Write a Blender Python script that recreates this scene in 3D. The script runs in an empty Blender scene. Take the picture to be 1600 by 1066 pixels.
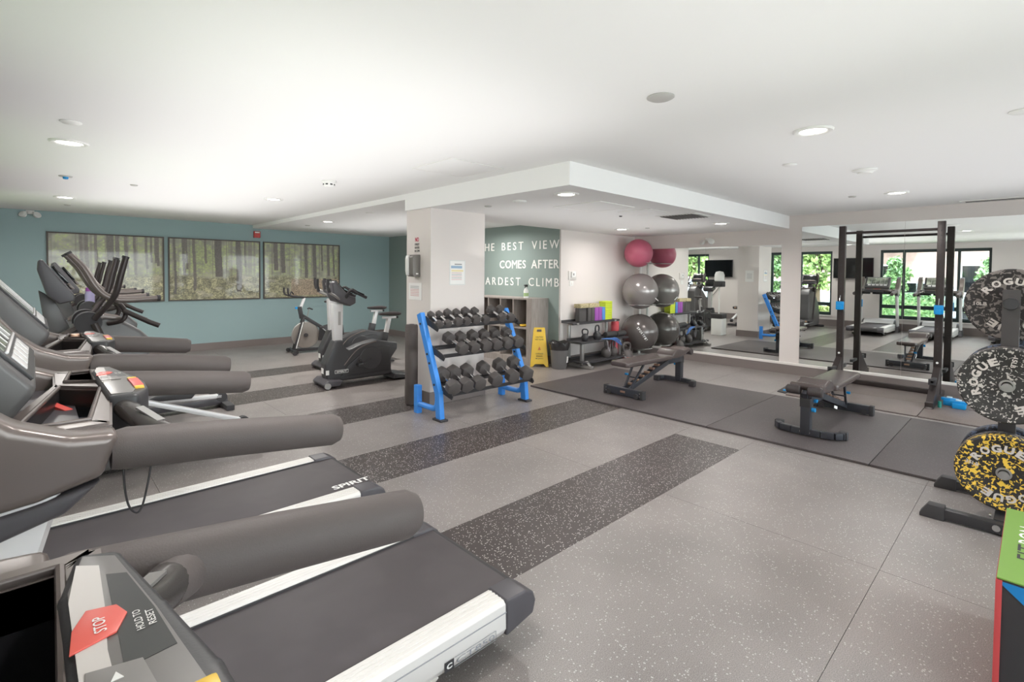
import bpy, bmesh, math, random
import numpy as np
from mathutils import Vector, Matrix, Euler
random.seed(7)
PI = math.pi
C = bpy.context.scene.collection
S = bpy.context.scene

# ------------------------------------------------------------------ camera, world, light, exposure
H = 1.5
yaw, pitch, roll = 0.810184871, 0.0271171446, 0.00907340745
cy, sy, cp, sp = math.cos(yaw), math.sin(yaw), math.cos(pitch), math.sin(pitch)
fw = Vector((cy*cp, sy*cp, -sp)); rt = Vector((sy, -cy, 0)); up = rt.cross(fw)
rr = rt*math.cos(roll) + up*math.sin(roll); uu = up*math.cos(roll) - rt*math.sin(roll)
cd = bpy.data.cameras.new('camera'); cam = bpy.data.objects.new('camera', cd); C.objects.link(cam)
cam.matrix_world = Matrix(((rr.x, uu.x, -fw.x, 0), (rr.y, uu.y, -fw.y, 0), (rr.z, uu.z, -fw.z, H), (0, 0, 0, 1)))
cd.sensor_width = 36; cd.lens = 785.328*36/1600; cd.shift_y = -83.485/1600; cd.clip_start = .02; cd.clip_end = 300
S.camera = cam

w = bpy.data.worlds.new('sky'); S.world = w; w.use_nodes = True
nt = w.node_tree; nt.nodes.clear()
out = nt.nodes.new('ShaderNodeOutputWorld'); bg = nt.nodes.new('ShaderNodeBackground')
tc = nt.nodes.new('ShaderNodeTexCoord'); sx = nt.nodes.new('ShaderNodeSeparateXYZ'); rp = nt.nodes.new('ShaderNodeValToRGB')
nt.links.new(tc.outputs['Generated'], sx.inputs[0]); nt.links.new(sx.outputs['Z'], rp.inputs[0])
rp.color_ramp.elements[0].position = 0.0; rp.color_ramp.elements[0].color = (.95, .97, 1, 1)
rp.color_ramp.elements[1].position = .8; rp.color_ramp.elements[1].color = (.62, .78, 1, 1)
nt.links.new(rp.outputs[0], bg.inputs[0]); bg.inputs[1].default_value = 6.0
nt.links.new(bg.outputs[0], out.inputs[0])

sd = bpy.data.lights.new('sun', 'SUN'); so = bpy.data.objects.new('sun', sd); C.objects.link(so)
sd.energy = 4.2; sd.angle = .02; sd.color = (1, .95, .88); so.rotation_euler = Vector((-.6, .22, -.72)).to_track_quat('-Z', 'Y').to_euler()

LAMP_W = 9.0          # watts of each recessed ceiling lamp
# added fill lamps without fixtures, washing the ceiling like light bounced round the room
for ux, uy, ul, uw, ue in ((1.45, 5.4, 2.3, 7.4, 34), (1.4, -.2, 2.6, 3.0, 9), (5.4, .5, 4.4, 3.0, 12), (5.6, 4.0, 3.6, 1.7, 5), (4.6, 7.9, 1.6, 3.6, 7)):
    ad = bpy.data.lights.new('fill_uplight', 'AREA'); ao = bpy.data.objects.new('fill_uplight', ad); C.objects.link(ao)
    ad.shape = 'RECTANGLE'; ad.size = ul; ad.size_y = uw; ad.energy = ue; ad.color = (1, .99, .985)
    ao.location = (ux, uy, 1.72); ao.rotation_euler = (PI, 0, 0)
vs = S.view_settings
vs.view_transform = 'Standard'; vs.look = 'None'; vs.exposure = 0.76; vs.gamma = 1.0; vs.use_curve_mapping = False
try:
    S.cycles.max_bounces = 10; S.cycles.diffuse_bounces = 6; S.cycles.glossy_bounces = 5; S.cycles.transmission_bounces = 6
    S.cycles.caustics_reflective = True; S.cycles.caustics_refractive = False; S.cycles.sample_clamp_indirect = 6
    S.cycles.use_denoising = True
except Exception: pass

# room constants
XW, XM, YL, YB, YC = -.79, 8.42, 10.9, -2.6, 5.42
ZC, ZA, ZB = 2.43, 2.235, 2.365
XT = 6.25

# ------------------------------------------------------------------ materials
def lin(c):
    return tuple(((v/255)/12.92 if v <= 10.3 else ((v/255+.055)/1.055)**2.4) for v in c)
MATS = {}
def M(name, rgb, rough=.5, metal=0, bump=0, bscale=200, var=0, vscale=6, coat=0, emit=None, es=1, spec=.5, alpha=None):
    if name in MATS: return MATS[name]
    m = bpy.data.materials.new(name); m.use_nodes = True; MATS[name] = m
    n = m.node_tree; b = n.nodes['Principled BSDF']
    col = lin(rgb)
    b.inputs['Base Color'].default_value = (*col, 1); b.inputs['Roughness'].default_value = rough
    b.inputs['Metallic'].default_value = metal; b.inputs['Specular IOR Level'].default_value = spec
    b.inputs['Coat Weight'].default_value = coat
    m.diffuse_color = (*col, 1)
    t = n.nodes.new('ShaderNodeTexCoord')
    if var:
        ns = n.nodes.new('ShaderNodeTexNoise'); ns.inputs['Scale'].default_value = vscale; ns.inputs['Detail'].default_value = 4
        n.links.new(t.outputs['Object'], ns.inputs['Vector'])
        r = n.nodes.new('ShaderNodeValToRGB'); n.links.new(ns.outputs['Fac'], r.inputs[0])
        r.color_ramp.elements[0].position = .3; r.color_ramp.elements[1].position = .7
        r.color_ramp.elements[0].color = (*[max(0, v*(1-var)) for v in col], 1)
        r.color_ramp.elements[1].color = (*[min(1, v*(1+var)) for v in col], 1)
        n.links.new(r.outputs[0], b.inputs['Base Color'])
    if bump:
        ns = n.nodes.new('ShaderNodeTexNoise'); ns.inputs['Scale'].default_value = bscale; ns.inputs['Detail'].default_value = 3
        n.links.new(t.outputs['Object'], ns.inputs['Vector'])
        bp = n.nodes.new('ShaderNodeBump'); bp.inputs['Strength'].default_value = bump; bp.inputs['Distance'].default_value = .002
        n.links.new(ns.outputs['Fac'], bp.inputs['Height']); n.links.new(bp.outputs[0], b.inputs['Normal'])
    if emit:
        b.inputs['Emission Color'].default_value = (*lin(emit), 1); b.inputs['Emission Strength'].default_value = es
    return m

def rubber_floor(name, base, fleck, amount, rough=.42, scale=170, mott=.12):
    """rubber gym flooring: mottled base with little light chips pressed in"""
    m = bpy.data.materials.new(name); m.use_nodes = True; MATS[name] = m
    n = m.node_tree; b = n.nodes['Principled BSDF']; L = n.links.new
    t = n.nodes.new('ShaderNodeTexCoord')
    ns = n.nodes.new('ShaderNodeTexNoise'); ns.inputs['Scale'].default_value = 1.7; ns.inputs['Detail'].default_value = 5
    L(t.outputs['Object'], ns.inputs['Vector'])
    r = n.nodes.new('ShaderNodeValToRGB'); L(ns.outputs['Fac'], r.inputs[0])
    c = lin(base)
    r.color_ramp.elements[0].position = .32; r.color_ramp.elements[1].position = .68
    r.color_ramp.elements[0].color = (*[v*(1-mott) for v in c], 1); r.color_ramp.elements[1].color = (*[v*(1+mott) for v in c], 1)
    v = n.nodes.new('ShaderNodeTexVoronoi'); v.inputs['Scale'].default_value = scale*.58; L(t.outputs['Object'], v.inputs['Vector'])
    sep = n.nodes.new('ShaderNodeSeparateColor'); L(v.outputs['Color'], sep.inputs[0])
    g = n.nodes.new('ShaderNodeMath'); g.operation = 'GREATER_THAN'; L(sep.outputs[0], g.inputs[0]); g.inputs[1].default_value = 1-amount
    d = n.nodes.new('ShaderNodeMath'); d.operation = 'LESS_THAN'; L(v.outputs['Distance'], d.inputs[0]); d.inputs[1].default_value = .33
    mu = n.nodes.new('ShaderNodeMath'); mu.operation = 'MULTIPLY'; L(g.outputs[0], mu.inputs[0]); L(d.outputs[0], mu.inputs[1])
    fine = n.nodes.new('ShaderNodeTexNoise'); fine.inputs['Scale'].default_value = 260; L(t.outputs['Object'], fine.inputs['Vector'])
    fr = n.nodes.new('ShaderNodeValToRGB'); L(fine.outputs['Fac'], fr.inputs[0])
    fr.color_ramp.elements[0].position = .35; fr.color_ramp.elements[1].position = .68
    fr.color_ramp.elements[0].color = (.72, .72, .72, 1); fr.color_ramp.elements[1].color = (1.28, 1.28, 1.28, 1)
    mm = n.nodes.new('ShaderNodeMix'); mm.data_type = 'RGBA'; mm.blend_type = 'MULTIPLY'; mm.inputs[0].default_value = 1
    L(r.outputs[0], mm.inputs[6]); L(fr.outputs[0], mm.inputs[7])
    mx = n.nodes.new('ShaderNodeMix'); mx.data_type = 'RGBA'; L(mu.outputs[0], mx.inputs[0]); L(mm.outputs[2], mx.inputs[6])
    mx.inputs[7].default_value = (*lin(fleck), 1); L(mx.outputs[2], b.inputs['Base Color'])
    b.inputs['Roughness'].default_value = rough
    bp = n.nodes.new('ShaderNodeBump'); bp.inputs['Strength'].default_value = .25; bp.inputs['Distance'].default_value = .002
    L(fine.outputs['Fac'], bp.inputs['Height']); L(bp.outputs[0], b.inputs['Normal'])
    return m

def fleck_plate(name, base, fleck, thr, scale=42):
    m = bpy.data.materials.new(name); m.use_nodes = True; MATS[name] = m
    n = m.node_tree; b = n.nodes['Principled BSDF']; L = n.links.new
    t = n.nodes.new('ShaderNodeTexCoord')
    ns = n.nodes.new('ShaderNodeTexNoise'); ns.inputs['Scale'].default_value = scale; ns.inputs['Detail'].default_value = 1.2; ns.inputs['Distortion'].default_value = .9
    L(t.outputs['Object'], ns.inputs['Vector'])
    r = n.nodes.new('ShaderNodeValToRGB'); L(ns.outputs['Fac'], r.inputs[0])
    r.color_ramp.elements[0].position = thr; r.color_ramp.elements[1].position = thr+.015
    r.color_ramp.elements[0].color = (*lin(base), 1); r.color_ramp.elements[1].color = (*lin(fleck), 1)
    L(r.outputs[0], b.inputs['Base Color']); b.inputs['Roughness'].default_value = .6
    return m

def quick_tex(name, kind, c1, c2, scale, rough=.5, p0=.4, p1=.6, stretch=(1, 1, 1), bump=0):
    m = bpy.data.materials.new(name); m.use_nodes = True; MATS[name] = m
    n = m.node_tree; b = n.nodes['Principled BSDF']; L = n.links.new
    t = n.nodes.new('ShaderNodeTexCoord'); mp = n.nodes.new('ShaderNodeMapping'); mp.inputs['Scale'].default_value = stretch
    L(t.outputs['Object'], mp.inputs[0])
    ns = n.nodes.new('ShaderNodeTexNoise' if kind == 'noise' else 'ShaderNodeTexVoronoi'); ns.inputs['Scale'].default_value = scale
    L(mp.outputs[0], ns.inputs['Vector'])
    r = n.nodes.new('ShaderNodeValToRGB'); L(ns.outputs[0], r.inputs[0])
    r.color_ramp.elements[0].position = p0; r.color_ramp.elements[1].position = p1
    r.color_ramp.elements[0].color = (*lin(c1), 1); r.color_ramp.elements[1].color = (*lin(c2), 1)
    L(r.outputs[0], b.inputs['Base Color']); b.inputs['Roughness'].default_value = rough
    if bump:
        bp = n.nodes.new('ShaderNodeBump'); bp.inputs['Strength'].default_value = bump; bp.inputs['Distance'].default_value = .003
        L(ns.outputs[0], bp.inputs['Height']); L(bp.outputs[0], b.inputs['Normal'])
    return m

m_ceil = M('ceiling_paint', (240, 239, 238), .85, bump=.05, bscale=90)
m_white = M('white_wall_paint', (226, 218, 214), .7, bump=.08, bscale=120)
m_teal = M('teal_wall_paint', (156, 180, 182), .6, bump=.08, bscale=120)
m_base = M('taupe_vinyl_baseboard', (128, 118, 115), .5)
m_trim = M('white_trim_paint', (238, 233, 228), .45)
m_light = rubber_floor('light_grey_rubber', (137, 130, 127), (186, 182, 179), .16, .36)
m_dark = rubber_floor('dark_grey_rubber', (68, 60, 58), (206, 200, 196), .34, .36)
m_mat = rubber_floor('black_mat_rubber', (80, 73, 73), (118, 114, 114), .12, .5, 200, .08)
m_mat2 = rubber_floor('worn_brown_mat_rubber', (112, 101, 97), (135, 126, 122), .12, .5, 200, .14)
m_blk = M('black_powder_coat', (52, 51, 53), .42, bump=.12, bscale=400)
m_blk2 = M('satin_black_plastic', (60, 59, 61), .4, bump=.1, bscale=300)
m_frame = M('dark_rack_steel', (60, 53, 52), .38, .35)
m_slate = M('slate_grey_plastic', (78, 75, 79), .38)
m_graph = M('graphite_plastic', (94, 92, 92), .36, bump=.06, bscale=500)
m_foam = M('grey_foam_grip', (90, 82, 80), .62, bump=.22, bscale=420)
m_tan = M('bronze_grey_plastic', (114, 104, 100), .28, .25)
m_silver = M('brushed_aluminium', (214, 212, 212), .38, .25, var=.05, vscale=3)
m_chrome = M('chrome', (225, 225, 225), .16, 1)
m_steel = M('silver_powder_coat', (172, 170, 168), .32, .6)
m_belt = quick_tex('treadmill_belt', 'noise', (70, 64, 66), (75, 69, 71), 5, .55, bump=.15)
m_rub = M('black_rubber', (58, 56, 57), .6, bump=.15, bscale=300)
m_vinyl = M('black_vinyl', (66, 60, 60), .3, bump=.1, bscale=350)
m_blue = M('blue_powder_coat', (64, 144, 232), .38)
m_bluep = M('bright_blue_plastic', (20, 140, 205), .35)
m_red = M('red_plastic', (222, 92, 86), .4)
m_yel = M('yellow_plastic', (238, 196, 62), .42)
m_ink = M('dark_ink', (58, 56, 58), .7)
m_paper = M('white_paper', (240, 238, 236), .8)
m_wht = M('white_plastic', (236, 235, 232), .4)
m_letter = M('white_lettering', (246, 244, 240), .5)
m_led = M('lamp_diffuser', (255, 250, 244), .5, emit=(255, 248, 240), es=9)
m_locker = quick_tex('grey_wood_laminate', 'noise', (142, 133, 127), (166, 157, 151), 9, .5, .3, .7, (6, 6, .5))
m_lockin = quick_tex('dark_wood_laminate', 'noise', (108, 101, 97), (124, 117, 112), 9, .55, .3, .7, (6, 6, .5))
m_glossblk = M('gloss_black_screen', (18, 20, 22), .08)
m_winf = M('dark_green_window_frame', (44, 58, 58), .45)
m_hi = M('lime_yoga_foam', (206, 222, 64), .7)
m_pur = M('purple_yoga_foam', (158, 84, 170), .7)
m_lblue = M('blue_yoga_foam', (88, 140, 206), .7)
m_char = M('charcoal_yoga_foam', (84, 80, 79), .75)

m_mirror = bpy.data.materials.new('silvered_mirror'); m_mirror.use_nodes = True
_b = m_mirror.node_tree.nodes['Principled BSDF']; _b.inputs['Metallic'].default_value = 1; _b.inputs['Roughness'].default_value = 0.0
_b.inputs['Base Color'].default_value = (.86, .89, .87, 1)

m_glass = bpy.data.materials.new('window_glass'); m_glass.use_nodes = True
_n = m_glass.node_tree; _n.nodes.clear()
_o = _n.nodes.new('ShaderNodeOutputMaterial'); _mx = _n.nodes.new('ShaderNodeMixShader'); _tr = _n.nodes.new('ShaderNodeBsdfTransparent'); _gl = _n.nodes.new('ShaderNodeBsdfGlossy')
_fr = _n.nodes.new('ShaderNodeFresnel'); _fr.inputs[0].default_value = 1.45; _gl.inputs['Roughness'].default_value = 0
_tr.inputs[0].default_value = (.95, .98, .96, 1)
_n.links.new(_fr.outputs[0], _mx.inputs[0]); _n.links.new(_tr.outputs[0], _mx.inputs[1]); _n.links.new(_gl.outputs[0], _mx.inputs[2]); _n.links.new(_mx.outputs[0], _o.inputs[0])

# ------------------------------------------------------------------ mesh builder
class B:
    def __init__(s): s.bm = bmesh.new(); s.mi = 0
    def _fin(s, new_faces):
        for f in new_faces: f.material_index = s.mi
    def _tag(s): return set(s.bm.faces)
    def box(s, x0, x1, y0, y1, z0, z1, bev=0, mat=None, seg=2):
        old = s._tag()
        vs_ = [s.bm.verts.new(p) for p in ((x0,y0,z0),(x1,y0,z0),(x1,y1,z0),(x0,y1,z0),(x0,y0,z1),(x1,y0,z1),(x1,y1,z1),(x0,y1,z1))]
        fs = [s.bm.faces.new([vs_[i] for i in q]) for q in ((3,2,1,0),(4,5,6,7),(0,1,5,4),(1,2,6,5),(2,3,7,6),(3,0,4,7))]
        if bev:
            bmesh.ops.bevel(s.bm, geom=list({e for f in fs for e in f.edges}), offset=bev, segments=seg, affect='EDGES', profile=.6)
        s._post(old, mat); return s
    def _post(s, old, mat):
        nf = [f for f in s.bm.faces if f not in old]; s._fin(nf)
        if mat is not None:
            bmesh.ops.transform(s.bm, matrix=mat, verts=list({v for f in nf for v in f.verts}))
    def prism(s, pts, axis, a0, a1, bev=0, mat=None, seg=2):
        """polygon extruded along axis; pts are the other two coordinates in order (x,z for axis y; y,z for axis x; x,y for axis z)"""
        old = s._tag()
        ar = sum(pts[i][0]*pts[(i+1) % len(pts)][1]-pts[(i+1) % len(pts)][0]*pts[i][1] for i in range(len(pts)))
        if ar < 0: pts = list(reversed(pts))
        def P(p, a): return {'x': (a, p[0], p[1]), 'y': (p[0], a, p[1]), 'z': (p[0], p[1], a)}[axis]
        lo = [s.bm.verts.new(P(p, a0)) for p in pts]; hi = [s.bm.verts.new(P(p, a1)) for p in pts]
        fs = [s.bm.faces.new(lo), s.bm.faces.new(hi)]; n = len(pts)
        for i in range(n): fs.append(s.bm.faces.new([lo[i], lo[(i+1) % n], hi[(i+1) % n], hi[i]]))
        bmesh.ops.recalc_face_normals(s.bm, faces=fs)
        if bev: bmesh.ops.bevel(s.bm, geom=list({e for f in fs for e in f.edges}), offset=bev, segments=seg, affect='EDGES', profile=.6)
        s._post(old, mat); return s
    def tube(s, pts, r, seg=12, smooth=0, caps=True, flat=1.0, mat=None):
        old = s._tag()
        P = [Vector(p) for p in pts]; R = list(r) if hasattr(r, '__len__') else [r]*len(P)
        if smooth and len(P) > 2:
            Q = []; RR = []
            for i in range(len(P)-1):
                p0 = P[max(i-1, 0)]; p1 = P[i]; p2 = P[i+1]; p3 = P[min(i+2, len(P)-1)]
                for k in range(smooth):
                    t = k/smooth; t2 = t*t; t3 = t2*t
                    Q.append(.5*((2*p1)+(-p0+p2)*t+(2*p0-5*p1+4*p2-p3)*t2+(-p0+3*p1-3*p2+p3)*t3)); RR.append(R[i]*(1-t)+R[i+1]*t)
            Q.append(P[-1]); RR.append(R[-1]); P, R = Q, RR
        T = [(P[min(i+1, len(P)-1)]-P[max(i-1, 0)]).normalized() for i in range(len(P))]
        a = T[0].orthogonal().normalized()
        if abs(T[0].z) < .9: a = Vector((0, 0, 1)); a = (a-T[0]*a.dot(T[0])).normalized()
        rings = []
        for i, p in enumerate(P):
            a = (a-T[i]*a.dot(T[i])).normalized(); b = T[i].cross(a)
            rings.append([s.bm.verts.new(p+(a*math.cos(2*PI*k/seg)+b*math.sin(2*PI*k/seg)*flat)*R[i]) for k in range(seg)])
        for i in range(len(rings)-1):
            for k in range(seg):
                s.bm.faces.new([rings[i][k], rings[i][(k+1) % seg], rings[i+1][(k+1) % seg], rings[i+1][k]])
        if caps: s.bm.faces.new(list(reversed(rings[0]))); s.bm.faces.new(rings[-1])
        s._post(old, mat); return s
    def cyl(s, p0, p1, r, seg=16, r2=None): return s.tube([p0, p1], [r, r if r2 is None else r2], seg)
    def beam(s, p0, p1, wd, ht, upv=(0, 0, 1), bev=.004):
        """rectangular bar between two points; wd across, ht along upv"""
        p0, p1 = Vector(p0), Vector(p1); d = (p1-p0); L_ = d.length; d.normalize(); u = Vector(upv); u = (u-d*u.dot(d)).normalized(); v = u.cross(d)
        mt = Matrix(((d.x, v.x, u.x, p0.x), (d.y, v.y, u.y, p0.y), (d.z, v.z, u.z, p0.z), (0, 0, 0, 1)))
        return s.box(0, L_, -wd/2, wd/2, -ht/2, ht/2, bev, mt)
    def lathe(s, prof, seg=28, mat=None):
        old = s._tag(); rings = []
        for r, z in prof:
            rings.append([s.bm.verts.new((r*math.cos(2*PI*k/seg), r*math.sin(2*PI*k/seg), z)) for k in range(seg)] if r > 1e-6 else [s.bm.verts.new((0, 0, z))])
        for i in range(len(rings)-1):
            A, D = rings[i], rings[i+1]
            for k in range(seg):
                k2 = (k+1) % seg
                if len(A) == 1 and len(D) > 1: s.bm.faces.new([A[0], D[k2], D[k]])
                elif len(D) == 1 and len(A) > 1: s.bm.faces.new([A[k], A[k2], D[0]])
                elif len(A) > 1: s.bm.faces.new([A[k], A[k2], D[k2], D[k]])
        s._post(old, mat); return s
    def sphere(s, c, r, seg=32, sc=(1, 1, 1)):
        prof = [(r*math.sin(PI*i/(seg//2)), -r*math.cos(PI*i/(seg//2))) for i in range(seg//2+1)]
        prof[0] = (0, -r); prof[-1] = (0, r)
        return s.lathe(prof, seg, Matrix.Translation(c) @ Matrix.Diagonal((*sc, 1)))
    def quad(s, *p, mat=None):
        old = s._tag(); s.bm.faces.new([s.bm.verts.new(q) for q in p]); s._post(old, mat); return s
    def m(s, i): s.mi = i; return s
    def mesh(s, name, mats, ang=35):
        bmesh.ops.recalc_face_normals(s.bm, faces=list(s.bm.faces))
        me = bpy.data.meshes.new(name); s.bm.to_mesh(me); s.bm.free()
        for q in (mats if isinstance(mats, (list, tuple)) else [mats]): me.materials.append(q)
        me.polygons.foreach_set('use_smooth', [True]*len(me.polygons))
        try: me.set_sharp_from_angle(angle=math.radians(ang))
        except Exception: pass
        return me
    def obj(s, name, mats, parent=None, ang=35):
        return link(name, s.mesh(name, mats, ang), parent)
def link(name, me, parent=None, mat=None):
    o = bpy.data.objects.new(name, me); C.objects.link(o)
    if parent is not None: o.parent = parent
    if mat is not None: o.matrix_local = mat
    return o
def thing(name, label, cat, loc=(0, 0, 0), rz=0, group=None):
    o = bpy.data.objects.new(name, None); C.objects.link(o); o.location = loc; o.rotation_euler = (0, 0, rz); o.empty_display_size = .1
    return tag(o, label, cat, group)
def tag(o, label, cat, group=None):
    o['label'] = label; o['category'] = cat
    if group: o['group'] = group
    return o
def struct(o): o['kind'] = 'structure'; return o
def dup(root, label, loc, rot=None, group=None, scale=None):
    r = root.copy(); C.objects.link(r); r.location = loc; r['label'] = label
    if rot is not None: r.rotation_euler = rot
    if group: r['group'] = group
    if scale is not None: r.scale = (scale,)*3
    for ch in list(root.children):
        c = ch.copy(); C.objects.link(c); c.parent = r
        for g in list(ch.children):
            d = g.copy(); C.objects.link(d); d.parent = c
    return r

_tc = {}
def text_data(t, off=0.0, ext=.0):
    k = (t, off, ext)
    if k not in _tc:
        cu = bpy.data.curves.new('t', 'FONT'); cu.body = t; cu.size = 1; cu.extrude = ext; cu.offset = off; cu.resolution_u = 3
        o = bpy.data.objects.new('t', cu); C.objects.link(o); bpy.context.view_layer.update()
        me = bpy.data.meshes.new_from_object(o.evaluated_get(bpy.context.evaluated_depsgraph_get()))
        v = [tuple(q.co) for q in me.vertices]; f = [tuple(p.vertices) for p in me.polygons]
        bpy.data.objects.remove(o); bpy.data.curves.remove(cu); bpy.data.meshes.remove(me); _tc[k] = (v, f)
    return _tc[k]
def text_fit(b, t, M4, w=None, h=None, off=0.0, ext=0.0, gap=0.0):
    """text with lower left at origin of M4 (x right, y up), scaled to width w and height h"""
    v, f = text_data(t, off, ext)
    xs = [p[0] for p in v]; ys = [p[1] for p in v]; x0, x1, y0, y1 = min(xs), max(xs), min(ys), max(ys)
    sxx = (w/(x1-x0)) if w else None; syy = (h/(y1-y0)) if h else None
    if sxx is None: sxx = syy
    if syy is None: syy = sxx
    vv = [b.bm.verts.new(M4 @ Vector(((p[0]-x0)*sxx, (p[1]-y0)*syy, p[2]*syy))) for p in v]
    for q in f:
        try: fc = b.bm.faces.new([vv[i] for i in q]); fc.material_index = b.mi
        except ValueError: pass
def frame(o, x, y):
    """4x4 with origin o, x axis x, y axis y"""
    x = Vector(x).normalized(); y = Vector(y).normalized(); z = x.cross(y); o = Vector(o)
    return Matrix(((x.x, y.x, z.x, o.x), (x.y, y.y, z.y, o.y), (x.z, y.z, z.z, o.z), (0, 0, 0, 1)))

# ------------------------------------------------------------------ setting
floor = struct(B().box(XW-.2, XM+.2, YB-.2, YL+.2, -.12, -.004).obj('floor', M('floor_seam', (92, 88, 86), .7)))
strips = [(1.75, 2.35), (3.22, 3.82), (4.70, 5.29), (6.17, 6.77), (7.62, 8.17)]
ends = {0: 4.39, 1: 6.2, 2: 4.0, 3: 4.6, 4: 4.6}
def slab(name, x0, x1, y0, y1, m, z1=0.0):
    g = .0012; return B().box(x0+g, x1-g, y0+g, y1-g, -.004, z1).obj(name, m, floor)
for i, (a, b_) in enumerate(strips):
    xs = [XW, 1.62, ends[i]] if ends[i] > 1.6 else [XW, ends[i]]
    for k in range(len(xs)-1): slab('floor_strip', xs[k], xs[k+1], a, b_, m_dark)
    xe = XT if a > YC else XM
    slab('floor_tile', ends[i], xe, a, b_, m_light)
ys = [(YB, -.62), (-.62, .53), (.53, 1.75), (2.35, 3.22), (3.82, 4.70), (5.29, YC), (YC, 6.17), (6.77, 7.62), (8.17, 9.4), (9.4, YL)]
for j, (a, b_) in enumerate(ys):
    xe = XM if b_ <= YC+.01 else XT
    xs = [XW, .6+.3*(j % 2), 3.12, 4.65, 6.72, xe] if xe > 7 else [XW, 1.9+.5*(j % 2), 4.2, xe]
    for k in range(len(xs)-1): slab('floor_tile', xs[k], xs[k+1], a, b_, m_light)

# ceiling slab and dropped soffits
struct(B().box(XW-.2, XM+.2, YB-.2, YL+.2, ZC, ZC+.15).obj('ceiling', m_ceil))
struct(B().box(3.19, XM, 2.68, 5.2, ZA, ZC+.01).box(4.0, XM, 5.2, YC, ZA, ZC+.01).obj('trim_1', m_ceil))
struct(B().box(3.19, 4.0, 5.2, YL, ZB, ZC+.01).box(4.0, XM, YC, YL, ZB, ZC+.01).obj('trim_2', m_ceil))
# walls
struct(B().box(XW, XT, YL, YL+.15, 0, ZC).obj('wall_left', m_teal))
struct(B().box(XT, XM+.12, YC+.004, YL+.15, 0, ZC).obj('wall_far', M('warm_lit_teal_paint', (138, 152, 147), .6, bump=.08, bscale=120)))  # same teal paint, its colour greyed to carry the warm lamp light
struct(B().box(XT-.004, XM+.12, YC, YC+.004, 0, ZC).box(XT-.004, XT, YC, YC+.02, 0, ZC).obj('wall_inner', m_white))
struct(B().box(XM, XM+.15, YB, YC, 0, ZC).obj('wall_right', m_white))
FILL_WIN = [(.0, 3.5), (4.3, 7.9)]  # made-up windows behind the camera, added for frontal fill light
q = B().box(XW-.15, XM+.15, YB-.15, YB, 0, .33).box(XW-.15, XM+.15, YB-.15, YB, 2.28, ZC)
for a, b_ in ((XW-.15, .0), (3.5, 4.3), (7.9, XM+.15)): q.box(a, b_, YB-.15, YB, .33, 2.28)
struct(q.obj('wall_back', m_white))
for k, (a, b_) in enumerate(FILL_WIN):
    f = B(); Y0, Y1 = YB-.12, YB-.05
    f.box(a, b_, Y0, Y1, .33, .42).box(a, b_, Y0, Y1, 2.2, 2.28).box(a, a+.055, Y0, Y1, .42, 2.2).box(b_-.055, b_, Y0, Y1, .42, 2.2).box((a+b_)/2-.03, (a+b_)/2+.03, Y0, Y1, .42, 2.2)
    wo = struct(f.obj('window_%d' % (k+5), m_winf))  # added fill windows, numbered on from the window-side ones
    for x0, x1 in ((a+.055, (a+b_)/2-.03), ((a+b_)/2+.03, b_-.055)): B().box(x0, x1, YB-.09, YB-.082, .42, 2.2).obj('pane', m_glass, wo)
WIN = [(-1.9, -.3, [.5]), (.86, 3.18, [.27, .77]), (4.38, 6.6, [.39, .78]), (8.24, 9.95, [.24, .7])]
wb = B(); ye = [YB]
for a, b_, _ in WIN: ye += [a, b_]
ye.append(YL)
for i in range(0, len(ye), 2): wb.box(XW-.2, XW, ye[i], ye[i+1], 0, ZC)
for a, b_, _ in WIN: wb.box(XW-.2, XW, a, b_, 0, .33).box(XW-.2, XW, a, b_, 2.28, ZC)
struct(wb.obj('wall_window_side', m_white))
for k, (a, b_, mu) in enumerate(WIN):
    f = B(); t = .055; X0, X1 = XW-.12, XW-.05
    f.box(X0, X1, a, b_, .33, .33+.09).box(X0, X1, a, b_, 2.2, 2.28).box(X0, X1, a, a+t, .42, 2.2).box(X0, X1, b_-t, b_, .42, 2.2)
    f.box(X0, X1, a+t, b_-t, .62, .72)
    for q in mu: y = a+(b_-a)*q; f.box(X0, X1, y-.03, y+.03, .42, .62).box(X0, X1, y-.03, y+.03, .72, 2.2)
    wo = struct(f.obj('window_%d' % (k+1), m_winf))
    yy = [a+t]+[a+(b_-a)*q for q in mu]+[b_-t]
    for i in range(len(yy)-1):
        B().box(XW-.09, XW-.082, yy[i], yy[i+1], .42, .62).obj('pane', m_glass, wo)
        B().box(XW-.09, XW-.082, yy[i], yy[i+1], .72, 2.2).obj('pane', m_glass, wo)
    B().box(XW-.05, XW+.04, a, b_, .30, .33, .004).obj('window_sill', m_trim, wo)
# baseboards
def bb(n, *a): return struct(B().box(*a).obj(n, m_base))
bb('baseboard_left', XW, XT, YL-.015, YL, 0, .135)
bb('baseboard_far', XT-.015, XT, YC, YL-.015, 0, .135)
bb('baseboard_inner', XT-.019, XM-.03, YC-.015, YC, 0, .135)
bb('baseboard_right', XM-.035, XM, YB, YC-.015, 0, .14)
bb('baseboard_back', XW, XM, YB, YB+.015, 0, .14)
bb('baseboard_window_side', XW, XW+.015, YB, YL, 0, .2)
struct(B().box(XM-.03, XM, YB, YC-.015, .14, .175, .003).obj('trim_3', m_trim))
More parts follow.
